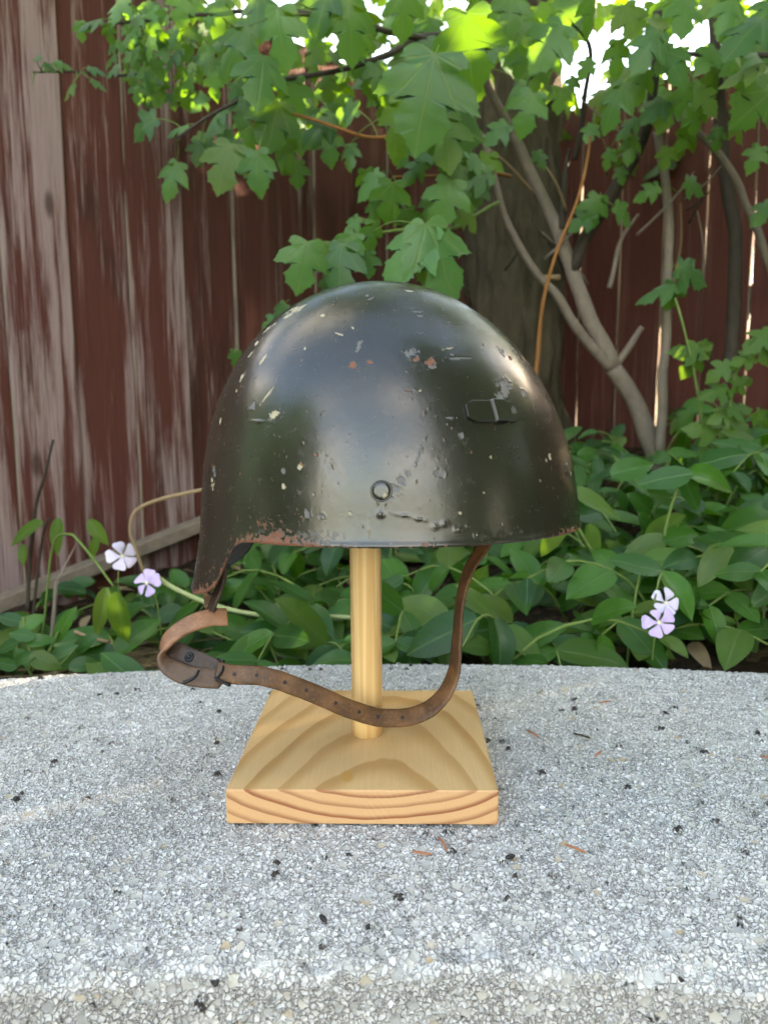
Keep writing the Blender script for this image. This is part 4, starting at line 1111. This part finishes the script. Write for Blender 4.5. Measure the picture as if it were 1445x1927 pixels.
# crown: leaves in clumps above the picture and above the fence tops
CL = []
for k in range(92):
    while True:
        x, y, z = random.uniform(-1.9, 2.2), random.uniform(1.15, 4.0), random.uniform(1.62, 3.6)
        e = ((x - .3) / 2.0) ** 2 + ((y - 2.5) / 1.5) ** 2 + ((z - 2.5) / 1.05) ** 2
        if e < 1 and not (y < 1.9 and z < 1.25 + .42 * (y)) : break
    CL.append((x, y, z))
for k in range(46):      # a bough reaching out over the bench
    CL.append((random.uniform(-1.0, 1.3), random.uniform(.55, 1.4), random.uniform(2.05, 2.9)))
for k in range(5):      # unseen clumps added along the sun's path to shade the leaves
    q_ = random.uniform(1.45, 2.6); CL.append((.05 + .824 * q_ + random.gauss(0, .22), 1.15 + .438 * q_ + random.gauss(0, .22), 1.27 + .384 * q_ + random.gauss(0, .16)))
ms = []
for (x, y, z) in CL:
    s = random.uniform(.12, .30)
    for k in range(26):
        p = np.array([x, y, z]) + rng.normal(0, s, 3) * np.array([1, 1, .6])
        if p[1] < .1 or p[2] < 1.45 or (p[1] < .95 and p[2] < 1.85) or in_gap(p - [0, 0, .03]): continue
        tip = nrm(np.array([rng.normal(0, .7), rng.normal(0, .7), -.7])); nv = np.array([rng.normal(0, .5), rng.normal(0, .5) - .3, 1.0])
        ms.append(leaf_matrix(p, tip, nv, random.uniform(.07, .12)))
tag(leaf_mass('crown', MAPLE, ms, M['crownleaf'], tree))

# ------------------------------------------------------------------ maple shrub: pale stems at right, leaves over the helmet
mroot = at(1252, 890, 1.75)
maple = empty('maple_shrub', mroot, 'lobed-leaf maple shrub whose forked pale stems rise at right and arch over the helmet', 'shrub')
STEMPTS = []
def stem(pts, r0, r1, mat, parent=None, name='stem', n=30, seg=10):
    mb = MB(); P = spline(pts, n)
    P = P + (np.stack([noise(P, 14, 3), noise(P, 14, 4), noise(P, 14, 5)], 1) - .5) * min(.012, r0 * 1.2)
    if parent is None: STEMPTS.append(P)
    rad = np.linspace(r0, r1, n) * (1 + .22 * (noise(P, 26, 9) - .5)); mb.tube(P, rad, seg)
    return mb.build(name, mat, parent if parent else maple)
stem([at(1262, 935, 1.76), at(1245, 880, 1.75), at(1205, 780, 1.74), at(1155, 690, 1.72)], .024, .019, M['twig'])
stem([at(1155, 690, 1.72), at(1112, 600, 1.72), at(1082, 520, 1.73), at(1035, 400, 1.74), at(980, 280, 1.72), at(935, 190, 1.66), at(880, 60, 1.55)], .021, .007, M['twig'])
stem([at(1152, 692, 1.72), at(1105, 640, 1.69), at(1060, 575, 1.66), at(1000, 500, 1.64), at(940, 380, 1.6), at(905, 250, 1.55)], .013, .005, M['twig'])
stem([at(1078, 505, 1.73), at(1128, 400, 1.70), at(1190, 310, 1.66), at(1222, 220, 1.6), at(1234, 130, 1.55), at(1240, 20, 1.5)], .015, .008, M['darktwig'])
stem([at(1158, 690, 1.72), at(1185, 650, 1.70), at(1210, 614, 1.68)], .009, .006, M['twig'])
stem([at(1245, 860, 1.70), at(1250, 700, 1.70), at(1254, 540, 1.70), at(1258, 420, 1.70), at(1245, 320, 1.69), at(1232, 250, 1.68)], .0115, .009, M['twig'])
stem([at(1372, 700, 1.95), at(1384, 560, 1.95), at(1380, 420, 1.95), at(1362, 290, 1.93), at(1352, 170, 1.9), at(1345, 20, 1.88)], .019, .013, M['darktwig'])
stem([at(1262, 210, 1.66), at(1310, 245, 1.66), at(1360, 300, 1.68), at(1410, 390, 1.72), at(1460, 540, 1.78)], .007, .009, M['twig'])
stem([at(1240, 97, 1.5), at(1330, 98, 1.48), at(1470, 103, 1.45)], .006, .004, M['darktwig'])
stem([at(1070, 280, 1.72), at(1062, 340, 1.72), at(1056, 430, 1.73)], .004, .008, M['darktwig'])
stem([at(1145, 540, 1.74), at(1170, 450, 1.72), at(1200, 400, 1.70)], .006, .003, M['twig'])
stem([at(1052, 520, 1.73), at(1030, 521, 1.71), at(1008, 518, 1.69)], .006, .005, M['straw'])
stem([at(1080, 300, 1.72), at(1100, 200, 1.68), at(1108, 90, 1.62), at(1060, 20, 1.58)], .006, .004, M['darktwig'])
stem([at(900, 120, 1.5), at(820, 80, 1.42), at(740, 60, 1.36), at(640, 30, 1.3)], .006, .004, M['darktwig'])
stem([at(880, 60, 1.55), at(780, 75, 1.5), at(720, 110, 1.45), at(640, 130, 1.42), at(520, 150, 1.38), at(430, 200, 1.34), at(330, 260, 1.32)], .007, .002, M['darktwig'])
stem([at(905, 250, 1.55), at(860, 230, 1.48), at(760, 250, 1.4), at(680, 255, 1.36), at(590, 225, 1.33), at(520, 205, 1.3)], .005, .002, M['orange'])
stem([at(940, 380, 1.6), at(900, 400, 1.5), at(850, 430, 1.36), at(780, 430, 1.3), at(700, 440, 1.25), at(620, 465, 1.22)], .004, .002, M['green'])
stem([at(960, 330, 1.65), at(900, 320, 1.52), at(830, 330, 1.42), at(740, 330, 1.36)], .004, .002, M['orange'])
stem([at(640, 30, 1.3), at(520, 20, 1.36), at(400, 25, 1.42), at(260, 40, 1.46), at(150, 45, 1.45)], .005, .002, M['darktwig'])
stem([at(330, 110, 1.5), at(240, 140, 1.5), at(150, 135, 1.46), at(60, 135, 1.44)], .003, .0015, M['darktwig'])
for k in range(26):
    x, y = random.uniform(870, 1330), random.uniform(150, 560); Y_ = random.uniform(1.6, 2.0); a = random.uniform(-2.6, -.5); L = random.uniform(60, 170)
    p0 = at(x, y, Y_); p1 = at(x + L * .5 * math.cos(a) + 8, y + L * .5 * math.sin(a), Y_ - .05); p2 = at(x + L * math.cos(a), y + L * math.sin(a), Y_ - .08)
    stem([p0, p1, p2], .0035, .0012, random.choice([M['twig'], M['darktwig'], M['straw']]), name='twig', n=10, seg=6)

# leaves one can pick out: (px, py, size px, tip angle, distance)
HERO = [
 (215, 18, 70, 120, 1.40), (240, 62, 55, 150, 1.42), (248, 84, 50, 120, 1.45), (265, 238, 78, 165, 1.33), (330, 236, 62, 170, 1.36), (258, 176, 48, 100, 1.45),
 (290, 186, 40, 60, 1.45), (288, 140, 58, 30, 1.48), (245, 134, 42, 160, 1.45), (318, 335, 88, 112, 1.36), (372, 288, 55, 100, 1.40), (425, 243, 48, 20, 1.42),
 (418, 316, 115, 125, 1.27), (482, 325, 95, 95, 1.26), (438, 92, 120, 115, 1.22), (492, 150, 125, 98, 1.20), (527, 70, 125, 85, 1.22), (512, 240, 115, 105, 1.28),
 (545, 292, 80, 60, 1.32), (400, 216, 66, 140, 1.38), (372, 192, 48, 120, 1.45), (660, 62, 125, 100, 1.28), (552, 186, 80, 80, 1.40), (645, 210, 70, 170, 1.40),
 (600, 240, 95, 130, 1.34), (702, 150, 80, 100, 1.46), (724, 175, 66, 60, 1.48), (797, 195, 180, 104, 1.10), (885, 105, 145, 75, 1.12), (742, 248, 135, 118, 1.22),
 (860, 225, 170, 10, 1.26), (838, 262, 130, 95, 1.20), (688, 348, 82, 150, 1.30), (733, 386, 98, 100, 1.26), (778, 322, 66, 120, 1.34), (834, 385, 112, 105, 1.24), (884, 335, 95, 160, 1.34),
 (912, 310, 85, 20, 1.40), (888, 412, 72, 30, 1.30), (656, 424, 58, 130, 1.28), (568, 505, 105, 112, 1.12), (637, 505, 108, 92, 1.12), (603, 482, 55, 95, 1.16),
 (655, 468, 66, 120, 1.18), (705, 450, 78, 100, 1.22), (752, 478, 150, 138, 1.10), (836, 492, 165, 62, 1.08), (812, 505, 90, 95, 1.12), (486, 335, 70, 80, 1.34), (520, 590, 60, 120, 1.30), (505, 610, 55, 150, 1.4),
 (441, 680, 50, 110, 1.35), (1026, 88, 115, 120, 1.42), (990, 215, 95, 100, 1.45), (958, 172, 70, 150, 1.48), (1053, 190, 55, 100, 1.50), (1215, 90, 105, 125, 1.32), (1190, 42, 85, 60, 1.36),
 (1272, 122, 98, 50, 1.35), (1150, 198, 105, 110, 1.40), (1400, 62, 130, 130, 1.26), (1390, 130, 92, 160, 1.30), (1415, 205, 112, 140, 1.34), (1290, 262, 55, 100, 1.50),
 (1190, 278, 62, 110, 1.52), (1110, 250, 45, 100, 1.55), (1292, 192, 75, 80, 1.42), (1248, 212, 85, 120, 1.45), (1332, 190, 72, 60, 1.44), (1216, 362, 58, 140, 1.60), (1312, 350, 60, 10, 1.58),
 (1118, 402, 82, 110, 1.62), (1088, 414, 66, 150, 1.64), (1178, 404, 66, 30, 1.62), (1234, 540, 92, 160, 1.60), (1310, 516, 92, 20, 1.58), (1262, 560, 70, 100, 1.62), (1432, 400, 70, 150, 1.6),
 (1440, 160, 80, 180, 1.4), (1372, 20, 95, 110, 1.30), (1290, 30, 90, 100, 1.36), (1120, 30, 90, 80, 1.42), (1060, 30, 90, 130, 1.45), (960, 25, 95, 100, 1.4), (905, 20, 70, 60, 1.42), (930, 60, 66, 120, 1.44),
 (760, 30, 100, 100, 1.30), (800, 90, 80, 130, 1.36), (600, 20, 105, 120, 1.28), (585, 120, 66, 100, 1.4), (480, 20, 95, 100, 1.28), (410, 30, 80, 120, 1.38), (340, 20, 70, 100, 1.42), (290, 40, 66, 130, 1.42), (350, 75, 60, 80, 1.44),
 (380, 110, 60, 110, 1.42), (320, 105, 60, 150, 1.44), (300, 75, 50, 60, 1.46), (400, 165, 56, 95, 1.40), (345, 160, 50, 130, 1.44), (455, 215, 66, 120, 1.34), (470, 270, 70, 100, 1.36), (560, 330, 60, 100, 1.36),
 (620, 280, 76, 70, 1.36), (655, 290, 60, 110, 1.38), (680, 90, 60, 100, 1.45), (618, 165, 60, 100, 1.46), (760, 130, 66, 60, 1.48), (790, 300, 66, 120, 1.4), (860, 300, 76, 100, 1.42), (930, 250, 66, 130, 1.44),
 (900, 365, 58, 110, 1.42), (770, 420, 62, 80, 1.34), (815, 440, 66, 150, 1.26), (700, 400, 56, 110, 1.36), (670, 470, 60, 60, 1.24), (610, 545, 60, 110, 1.2), (690, 500, 60, 100, 1.2),
 (140, 150, 44, 150, 1.40), (118, 118, 36, 10, 1.42), (185, 130, 40, 10, 1.42), (125, 168, 44, 130, 1.40), (188, 158, 36, 20, 1.42), (60, 150, 34, 140, 1.42), (165, 35, 60, 160, 1.38), (70, 105, 24, 280, 1.42), (95, 125, 30, 10, 1.42), (150, 60, 40, 100, 1.4),
 (1420, 300, 60, 120, 1.5), (1350, 260, 50, 100, 1.55), (1250, 300, 50, 110, 1.55), (1140, 300, 46, 120, 1.6), (1020, 300, 46, 60, 1.6), (1330, 110, 70, 120, 1.4), (1160, 110, 76, 80, 1.42), (1100, 130, 46, 120, 1.5), (1170, 330, 40, 60, 1.6),
 (985, 60, 60, 90, 1.5), (1010, 150, 55, 130, 1.5), (1210, 160, 80, 110, 1.42), (1310, 225, 60, 100, 1.48), (1395, 245, 60, 60, 1.5), (1440, 20, 90, 130, 1.3), (1250, 60, 80, 60, 1.36), (1180, 235, 60, 130, 1.5), (1075, 160, 40, 120, 1.55)]
MD = datas('maple_leaf', MAPLE, M['maple'])
pet = MB()
for k, (px, py, s, a, Y_) in enumerate(HERO):
    m4, L, tip = img_leaf(px, py, s * (.86 if Y_ > 1.18 else 1.0), a + random.uniform(-14, 14), Y_, face=random.uniform(.0, 1.2))
    put_leaf(MD[(k * 7 + k // 5) % 6], m4, maple)
    b = m4[:3, 3]; SP_ = np.concatenate(STEMPTS); dd = np.linalg.norm(SP_ - (b - tip * L * .4), axis=1); j = dd.argmin()
    e_ = SP_[j] if dd[j] < 1.3 * L + .03 else b - tip * L * .25 + FWD * L * .5
    q = b * .55 + e_ * .45 - tip * L * .12
    pet.tube(spline([b + tip * .02 * L, q, e_], 6), .0009, 5, False)
# further leaves, filling the same sprays behind
FILL = [(320, 100, 125, 95, 84, (22, 46), (1.38, 1.75)), (560, 130, 150, 130, 56, (30, 66), (1.38, 1.8)), (800, 110, 150, 110, 30, (40, 80), (1.42, 1.85)),
        (1050, 70, 140, 70, 24, (40, 76), (1.5, 1.95)), (1290, 120, 180, 120, 44, (40, 84), (1.42, 1.9)), (800, 340, 120, 90, 16, (40, 66), (1.38, 1.6)), (480, 260, 120, 50, 12, (36, 60), (1.36, 1.5))]
ms = []
for cx, cy, rx, ry, n, sr, yr in FILL:
    for k in range(n):
        a = random.uniform(0, 2 * math.pi); q = math.sqrt(random.random())
        m4, L, tip = img_leaf(cx + rx * q * math.cos(a), cy + ry * q * math.sin(a), random.uniform(*sr), random.gauss(100, 40), random.uniform(*yr))
        if in_gap(m4[:3, 3] + m4[:3, 1] * .5): continue
        if k % 3 == 0: put_leaf(MD[k % 6], m4, maple)
        else: ms.append(m4)
leaf_mass('leaf_mass', MAPLE, ms, M['maple'], maple)
tag(pet.build('petiole', M['green'], maple), kind='stuff')

# ------------------------------------------------------------------ periwinkle ground cover behind the bench
vin = empty('periwinkle', (0.1, 1.2, bed_h(.1, 1.2)), 'dark glossy periwinkle ground cover growing between the bench and the fences', 'plant')
VD = datas('periwinkle_leaf', OVAL, M['vinca'])
st = MB(); cand = []
def inview(p):
    d = np.asarray(p) - CAM; f_ = d @ FWD
    if f_ < .1: return None
    return CX + F_PX * (d @ RIGHT) / f_, CY - F_PX * (d @ UP) / f_
def vine(x, y, hgt, az, ln, npair, ls):
    p0 = np.array([x, y, bed_h(x, y) + .0]); d = np.array([math.cos(az), math.sin(az), 0])
    P_ = spline([p0, p0 + d * ln * .3 + [0, 0, hgt * .75], p0 + d * ln * .68 + [0, 0, hgt], p0 + d * ln + [0, 0, hgt * .80]], npair * 3 + 3)
    st.tube(P_, np.linspace(.0022, .0012, len(P_)), 5, False)
    T_ = np.gradient(P_, axis=0)
    for k in range(npair + 1):
        i = min(len(P_) - 1, 2 + k * 3); t_ = nrm(T_[i]); sd_ = nrm(np.cross(t_, [0, 0, 1])); rot = (k % 2) * .9 + random.uniform(-.3, .3)
        upv = np.cross(sd_, t_)
        for sg in (1, -1):
            tip = nrm(t_ * random.uniform(.25, .7) + (sd_ * math.cos(rot) + upv * math.sin(rot) * .6) * sg + np.array([0, 0, random.uniform(-.35, .15)]))
            nv = np.array([0, 0, 1.0]) - FWD * random.uniform(.3, 1.2) + rng.normal(0, .25, 3)
            s = ls * random.uniform(.75, 1.15) * (1 if k < npair else .7)
            cand.append(leaf_matrix(P_[i], tip, nv, s))
for k in range(250):
    for _ in range(40):
        x = random.uniform(-1.0, 1.15); r_ = random.uniform(2.05, 3.25)
        y = BC[1] + math.sqrt(max(0, r_ * r_ - x * x))
        if -.69 * x + .724 * y > D_L - .12 or .724 * x + .69 * y > D_R - .12: continue
        if x < -.28 and random.random() < .62: continue
        break
    else: continue
    far = smooth(.85, 1.7, y)
    hg = random.uniform(.05, .12) + .05 * smooth(.1, .6, x)
    vine(x, y, float(hg), random.uniform(0, 2 * math.pi), random.uniform(.10, .22), random.randint(2, 4), random.uniform(.052, .080))
# sprays leaning over the back edge of the bench
for px, py, Y_ in [(1040, 1215, .86), (960, 1180, .88), (1120, 1190, .9), (1200, 1205, .88), (1330, 1215, .86), (1400, 1180, .9), (830, 1190, .9), (760, 1210, .88), (620, 1200, .9), (540, 1190, .92), (480, 1180, .94), (1280, 1120, .95), (1000, 1110, .98), (1180, 1100, 1.0), (590, 1140, 1.0), (1390, 1080, 1.0), (1240, 1010, 1.1), (1360, 980, 1.15), (1110, 960, 1.2), (1200, 900, 1.3), (1330, 900, 1.25)]:
    p = at(px, py, Y_); az = random.uniform(-2.6, -.5)
    vine(p[0] - .08 * math.cos(az), p[1] - .08 * math.sin(az), max(.05, p[2] - bed_h(p[0], p[1])), az, .16, 3, random.uniform(.062, .086))
def score(m):
    q = inview(m[:3, 3] + m[:3, 1] * .5)
    if q is None or not (-20 < q[0] < 1465 and 780 < q[1] < 1262): return -1
    if 400 < q[0] < 1070 and q[1] < 1010: return -1
    nz = abs(nrm(m[:3, 2]) @ nrm(CAM - m[:3, 3])); return np.linalg.norm(m[:3, 1]) / np.linalg.norm(m[:3, 3] - CAM) * (.4 + nz) * (1.25 - .4 * np.linalg.norm(m[:3, 3] - CAM) / 2)
def hides_flower(m):
    for f_ in (.15, .5, .85):
        p_ = m[:3, 3] + m[:3, 1] * f_; q = inview(p_)
        if q is None: continue
        for fx, fy, fY in ((230, 1047, 1.02), (277, 1097, 1.0), (1240, 1172, .785), (1252, 1135, .81)):
            if p_[1] < fY + .01 and (q[0] - fx) ** 2 + (q[1] - fy) ** 2 < 62 ** 2: return True
    return False
def on_bench(m):
    for f_ in (.0, .5, 1.0):
        p_ = m[:3, 3] + m[:3, 1] * f_
        if math.hypot(p_[0] - BC[0], p_[1] - BC[1]) < R_OUT + .012 and p_[2] < TOP + .03: return True
    return False
cand = [m for m in cand if not hides_flower(m) and not on_bench(m)]
cand.sort(key=score, reverse=True)
VD2 = datas('periwinkle_young_leaf', OVAL, M['fresh'])
for k, m in enumerate(cand[:290]): put_leaf((VD2 if k % 7 == 3 else VD)[k % 4], m, vin)
leaf_mass('leaf_mass', OVAL, cand[290:], M['vinca'], vin)
tag(st.build('stem', M['green'], vin), kind='stuff')
def flower(px, py, Y_, size_px, mat, tiltx, lab, roll=0.0):
    c = at(px, py, Y_); r_ = size_px / 2 * Y_ / F_PX * .92
    nz = nrm(-FWD + RIGHT * tiltx + np.array([0, 0, .35])); ux = nrm(np.cross([0, 0, 1], nz)); uy = np.cross(nz, ux)
    mb = MB(); prof = [(.10, .02), (.16, .06), (.08, .05)]; V = []; seg = 10
    for q, h in prof:
        for k in range(seg):
            a = 2 * math.pi * k / seg; V.append(c + (ux * math.cos(a) + uy * math.sin(a)) * q * r_ + nz * h * r_)
    Fc = [(q * seg + k, q * seg + (k + 1) % seg, (q + 1) * seg + (k + 1) % seg, (q + 1) * seg + k) for q in range(2) for k in range(seg)] + [list(range(2 * seg, 3 * seg))]
    fl = mk('flower', V, Fc, M['eye'], vin, origin=c); fl['label'] = lab
    for k in range(5):
        a0 = roll + 2 * math.pi * k / 5; dx = ux * math.cos(a0) + uy * math.sin(a0); dy = np.cross(nz, dx)
        r_k = r_; r_ = r_k * random.uniform(.82, 1.08); nz0 = nz; nz = nrm(nz + dx * random.uniform(-.35, .25)); cup = random.uniform(-.10, .12)
        rows = [(.10, .07, .05), (.35, .17, .09), (.58, .34, .12), (.80, .46, .10), (.96, .38, .04), (1.0, .20, .02)]
        V = []; 
        for q, w, h in rows:
            for j in (-1, 0, 1): V.append(c + dx * q * r_ + dy * (j * w + .10 * q) * r_ + nz * (h - .05 * abs(j) + .09 * j + cup * q * q) * r_)
        Fc = [(i * 3 + j, i * 3 + j + 1, i * 3 + 4 + j, i * 3 + 3 + j) for i in range(5) for j in range(2)]
        mk('petal', V, Fc, mat, fl); r_ = r_k; nz = nz0
    stp = MB(); stp.tube(spline([c - nz * .001, c - nz * .02 - [0, 0, .02], c - nz * .03 - [0, 0, .08]], 8), .0011, 6); stp.build('flower_stalk', M['green'], vin)
flower(230, 1047, 1.02, 62, M['petalw'], .8, 'white periwinkle flower seen half from the side, left of the helmet', .4)
flower(277, 1097, 1.00, 62, M['petal'], -.35, 'open lilac periwinkle flower left of the strap', .2)
flower(1240, 1172, .785, 66, M['petal'], -.1, 'open lilac flower nearest the bench edge at right', .5)
flower(1252, 1135, .81, 60, M['petalw'], .2, 'pale lilac flower just above another at right', 1.0)

# ------------------------------------------------------------------ other plants
def sprig(name, label, cat, stems, leaves, smat, ldat, base_px):
    o = empty(name, at(*base_px), label, cat)
    for pts, r0, r1 in stems: stem([at(*p) for p in pts], r0, r1, smat, o, 'stem', 16, 6)
    for k, (px, py, s, a, Y_) in enumerate(leaves):
        m4, L, tip = img_leaf(px, py, s, a, Y_, tilt=random.uniform(-.2, .2), face=random.uniform(.2, .8)); put_leaf(ldat[k % len(ldat)], m4, o)
    return o
FD = datas('fresh_leaf', NARROW, M['fresh']); FMd = datas('fresh_lobed_leaf', MAPLE, M['fresh'])
sprig('broadleaf_seedling', 'young plant with two large drooping pointed leaves at the far left by the fence', 'plant',
      [([(60, 1180, 1.2), (66, 1100, 1.2), (80, 1010, 1.18), (92, 975, 1.17)], .0028, .0018)],
      [(42, 1003, 105, 155, 1.16), (104, 1010, 80, 100, 1.18), (42, 1045, 48, 95, 1.19)], M['darktwig'], FD, (60, 1200, 1.2))
sprig('nettle_shoot', 'bright green shoot with hanging toothed leaves left of the strap, under the flowers', 'plant',
      [([(150, 1020, 1.06), (178, 1055, 1.04), (205, 1092, 1.02), (215, 1105, 1.02)], .002, .0015), ([(150, 1020, 1.06), (130, 1005, 1.08), (100, 1030, 1.12), (80, 1200, 1.15)], .002, .002)],
      [(190, 1155, 112, 100, 1.00), (222, 1170, 130, 92, 1.00), (185, 1003, 66, 60, 1.06), (175, 1035, 60, 110, 1.06)], M['green'], FD, (80, 1215, 1.15))
sprig('leafy_weed', 'low rosette of fresh green leaves at the left end of the bench', 'plant',
      [([(60, 1262, .86), (55, 1210, .86), (45, 1160, .86)], .0025, .0018), ([(60, 1262, .86), (90, 1230, .86), (110, 1190, .88)], .002, .0015)],
      [(18, 1165, 60, 200, .86), (60, 1170, 55, 330, .86), (40, 1195, 60, 190, .85), (75, 1205, 56, 350, .85), (15, 1215, 60, 160, .85), (85, 1245, 70, 20, .84), (120, 1175, 90, 300, .88), (40, 1240, 60, 170, .84), (120, 1225, 60, 330, .86), (160, 1210, 60, 320, .88), (10, 1250, 60, 190, .84), (160, 1250, 66, 350, .85)], M['green'], VD, (60, 1275, .86))
sprig('bramble_shoot', 'light green bramble shoot climbing in front of the right fence at the right border', 'plant',
      [([(1345, 860, 1.45), (1372, 780, 1.42), (1385, 700, 1.40), (1410, 655, 1.38)], .003, .0018), ([(1330, 850, 1.5), (1310, 720, 1.5), (1288, 620, 1.5), (1270, 560, 1.52)], .003, .002), ([(1385, 700, 1.4), (1420, 660, 1.38), (1450, 630, 1.36)], .002, .0015)],
      [(1425, 640, 70, 150, 1.36), (1440, 660, 60, 60, 1.36), (1395, 675, 48, 170, 1.38), (1350, 700, 55, 150, 1.4), (1405, 715, 60, 340, 1.4), (1345, 735, 60, 170, 1.4), (1395, 765, 60, 350, 1.41), (1355, 780, 55, 160, 1.42), (1375, 810, 66, 100, 1.42), (1320, 810, 66, 200, 1.44), (1400, 820, 62, 20, 1.42), (1290, 655, 66, 190, 1.5), (1320, 650, 56, 330, 1.5), (1300, 690, 60, 120, 1.5), (1340, 850, 70, 170, 1.44), (1425, 850, 66, 10, 1.4), (1440, 790, 50, 40, 1.4), (1330, 660, 40, 60, 1.5)],
      M['green'], FMd, (1345, 880, 1.45))
sprig('tall_periwinkle_shoot', 'upright pale green stem with paired oval leaves right of the helmet', 'plant',
      [([(1238, 1120, 1.0), (1243, 1060, 1.0), (1255, 985, 1.0), (1278, 915, 1.0), (1300, 888, 1.0)], .0026, .0018)],
      [(1215, 1025, 90, 165, 1.0), (1285, 1008, 90, 345, 1.0), (1250, 900, 110, 170, .99), (1345, 900, 120, 8, .99), (1300, 925, 90, 60, 1.0), (1190, 880, 90, 340, 1.02), (1365, 860, 110, 345, 1.02)], M['green'], VD, (1238, 1130, 1.0))
sprig('broad_green_shoot', 'thick green stalk carrying one large bright leaf beside the right rim of the helmet', 'plant',
      [([(1135, 1085, .98), (1115, 1040, .97), (1090, 995, .96), (1080, 980, .96)], .003, .0024)],
      [(1125, 945, 120, 25, .96), (1040, 1010, 110, 120, .99), (1118, 1020, 80, 70, .98)], M['green'], FD, (1135, 1090, .98))
sprig('pale_leaf_weed', 'small weed with pale three-part leaves at the right end of the bench', 'plant',
      [([(1400, 1250, .86), (1390, 1200, .86), (1385, 1160, .87)], .002, .0015), ([(1400, 1250, .86), (1430, 1200, .86), (1440, 1130, .86)], .002, .0015)],
      [(1360, 1165, 60, 200, .86), (1395, 1145, 55, 300, .86), (1415, 1180, 60, 340, .86), (1375, 1200, 60, 170, .86), (1440, 1100, 70, 260, .86), (1405, 1230, 70, 120, .85), (1440, 1170, 50, 20, .86)], M['green'], FD, (1400, 1262, .86))

def cane(name, label, pts, r0, r1, mat, n=30):
    P_ = [at(*p) for p in pts]; mb = MB(); S_ = spline(P_, n); mb.tube(S_, np.linspace(r0, r1, n) * (1 + .25 * (noise(S_, 40, 3) - .5)), 8)
    return tag(mb.build(name, mat, None, origin=P_[0]), label, 'stem')
cane('orange_cane', 'thin orange-brown cane curving up behind the helmet to the right of the old trunk', [(1000, 760, 1.5), (1010, 690, 1.5), (1020, 580, 1.5), (1045, 480, 1.5), (1085, 380, 1.52), (1105, 300, 1.54), (1112, 240, 1.56)], .0048, .0022, M['orange'])
cane('dry_cane', 'dry tan cane bending out from behind the left side of the helmet', [(430, 905, 1.25), (385, 920, 1.22), (300, 940, 1.2), (255, 962, 1.18), (245, 1000, 1.18), (258, 1040, 1.18), (285, 1120, 1.18)], .0032, .0026, M['straw'])
cane('bare_cane', 'bare reddish dry stem standing in front of the left fence', [(52, 1150, 1.22), (55, 1080, 1.22), (66, 960, 1.2), (85, 890, 1.18), (100, 828, 1.17)], .0034, .0022, M['darktwig'])
cane('grey_stick', 'short grey stick poking up from the soil below the left fence', [(98, 1200, 1.1), (102, 1150, 1.1), (106, 1095, 1.1)], .0036, .003, M['twig'])
cane('bent_twig', 'thin pale twig rising from the grey stick at left', [(106, 1097, 1.1), (130, 1050, 1.12), (146, 1020, 1.13)], .0012, .0009, M['twig'])
cane('pale_green_cane', 'jointed pale green cane running level behind the strap and dowel', [(285, 1078, 1.02), (330, 1108, 1.0), (400, 1138, .98), (480, 1156, .97), (580, 1158, .97), (690, 1164, .97), (760, 1166, .98)], .0034, .0026, M['paleg'])
cane('fallen_twig', 'whitish twig lying on the soil behind the left end of the bench', [(138, 1188, 1.05), (170, 1200, 1.02), (205, 1208, 1.0)], .003, .0022, M['straw'])
# dry straw and leaf litter
mb = MB()
for k in range(150):
    px, py = random.gauss(255, 60), random.gauss(1200, 34); Y_ = random.uniform(.93, 1.18)
    p = at(px, py, Y_); p[2] = bed_h(p[0], p[1]) + random.uniform(.005, .035); a = random.gauss(.2, .8); L = random.uniform(.05, .14)
    d = np.array([math.cos(a), math.sin(a) * .6, random.uniform(-.08, .15)]) * L
    mb.tube(spline([p - d, p + [0, 0, random.uniform(0, .02)], p + d], 6), .0009, 4, False)
tag(mb.build('dry_straw', M['straw'], None, origin=at(255, 1200, 1.05)), 'tangle of dry straw on the soil behind the left end of the bench', 'straw', kind='stuff')
litter = [leaf_matrix(np.array([x, y, bed_h(x, y) + .012]), rng.normal(0, 1, 3) * [1, 1, .1], [rng.normal(0, .3), rng.normal(0, .3), 1], random.uniform(.03, .07))
          for x, y in [(random.uniform(-.9, 1.1), random.uniform(.85, 1.9)) for _ in range(260)]]
lm = leaf_mass('leaf_litter', NARROW, litter, M['straw'], None); tag(lm, 'dry brown leaf litter scattered over the garden bed', 'leaf litter')
# ------------------------------------------------------------------ unseen trees added behind the camera: dark reflections, less sky from the right
far = []
for cx, cy, cz, rx, ry, rz, n in [(2.1, -1.9, 4.2, 1.15, 1.1, 2.6, 2200), (-2.9, -2.0, 1.6, 1.0, 1.0, 1.4, 1100), (-4.6, -3.4, 2.0, 1.9, 1.6, 2.1, 1300), (-6.2, -1.0, 2.2, 1.6, 2.0, 2.2, 1200), (3.4, -3.6, 3.4, 1.7, 1.6, 3.6, 2400), (4.6, -1.0, 3.2, 1.5, 1.9, 3.4, 2200), (5.6, 1.6, 2.2, 1.4, 1.6, 2.6, 1200)]:
    for k in range(n):
        v = rng.normal(0, 1, 3); v = v / np.linalg.norm(v) * random.uniform(.55, 1.0) ** .5
        p = np.array([cx, cy, cz]) + v * [rx, ry, rz]
        if p[2] < .1: continue
        far.append(leaf_matrix(p, rng.normal(0, 1, 3), v + rng.normal(0, .4, 3), random.uniform(.22, .40)))
fm = leaf_mass('added_trees', MAPLE, far, M['crownleaf'], None); tag(fm, 'unseen trees added behind the camera to put dark bands in the helmet reflection', 'trees')
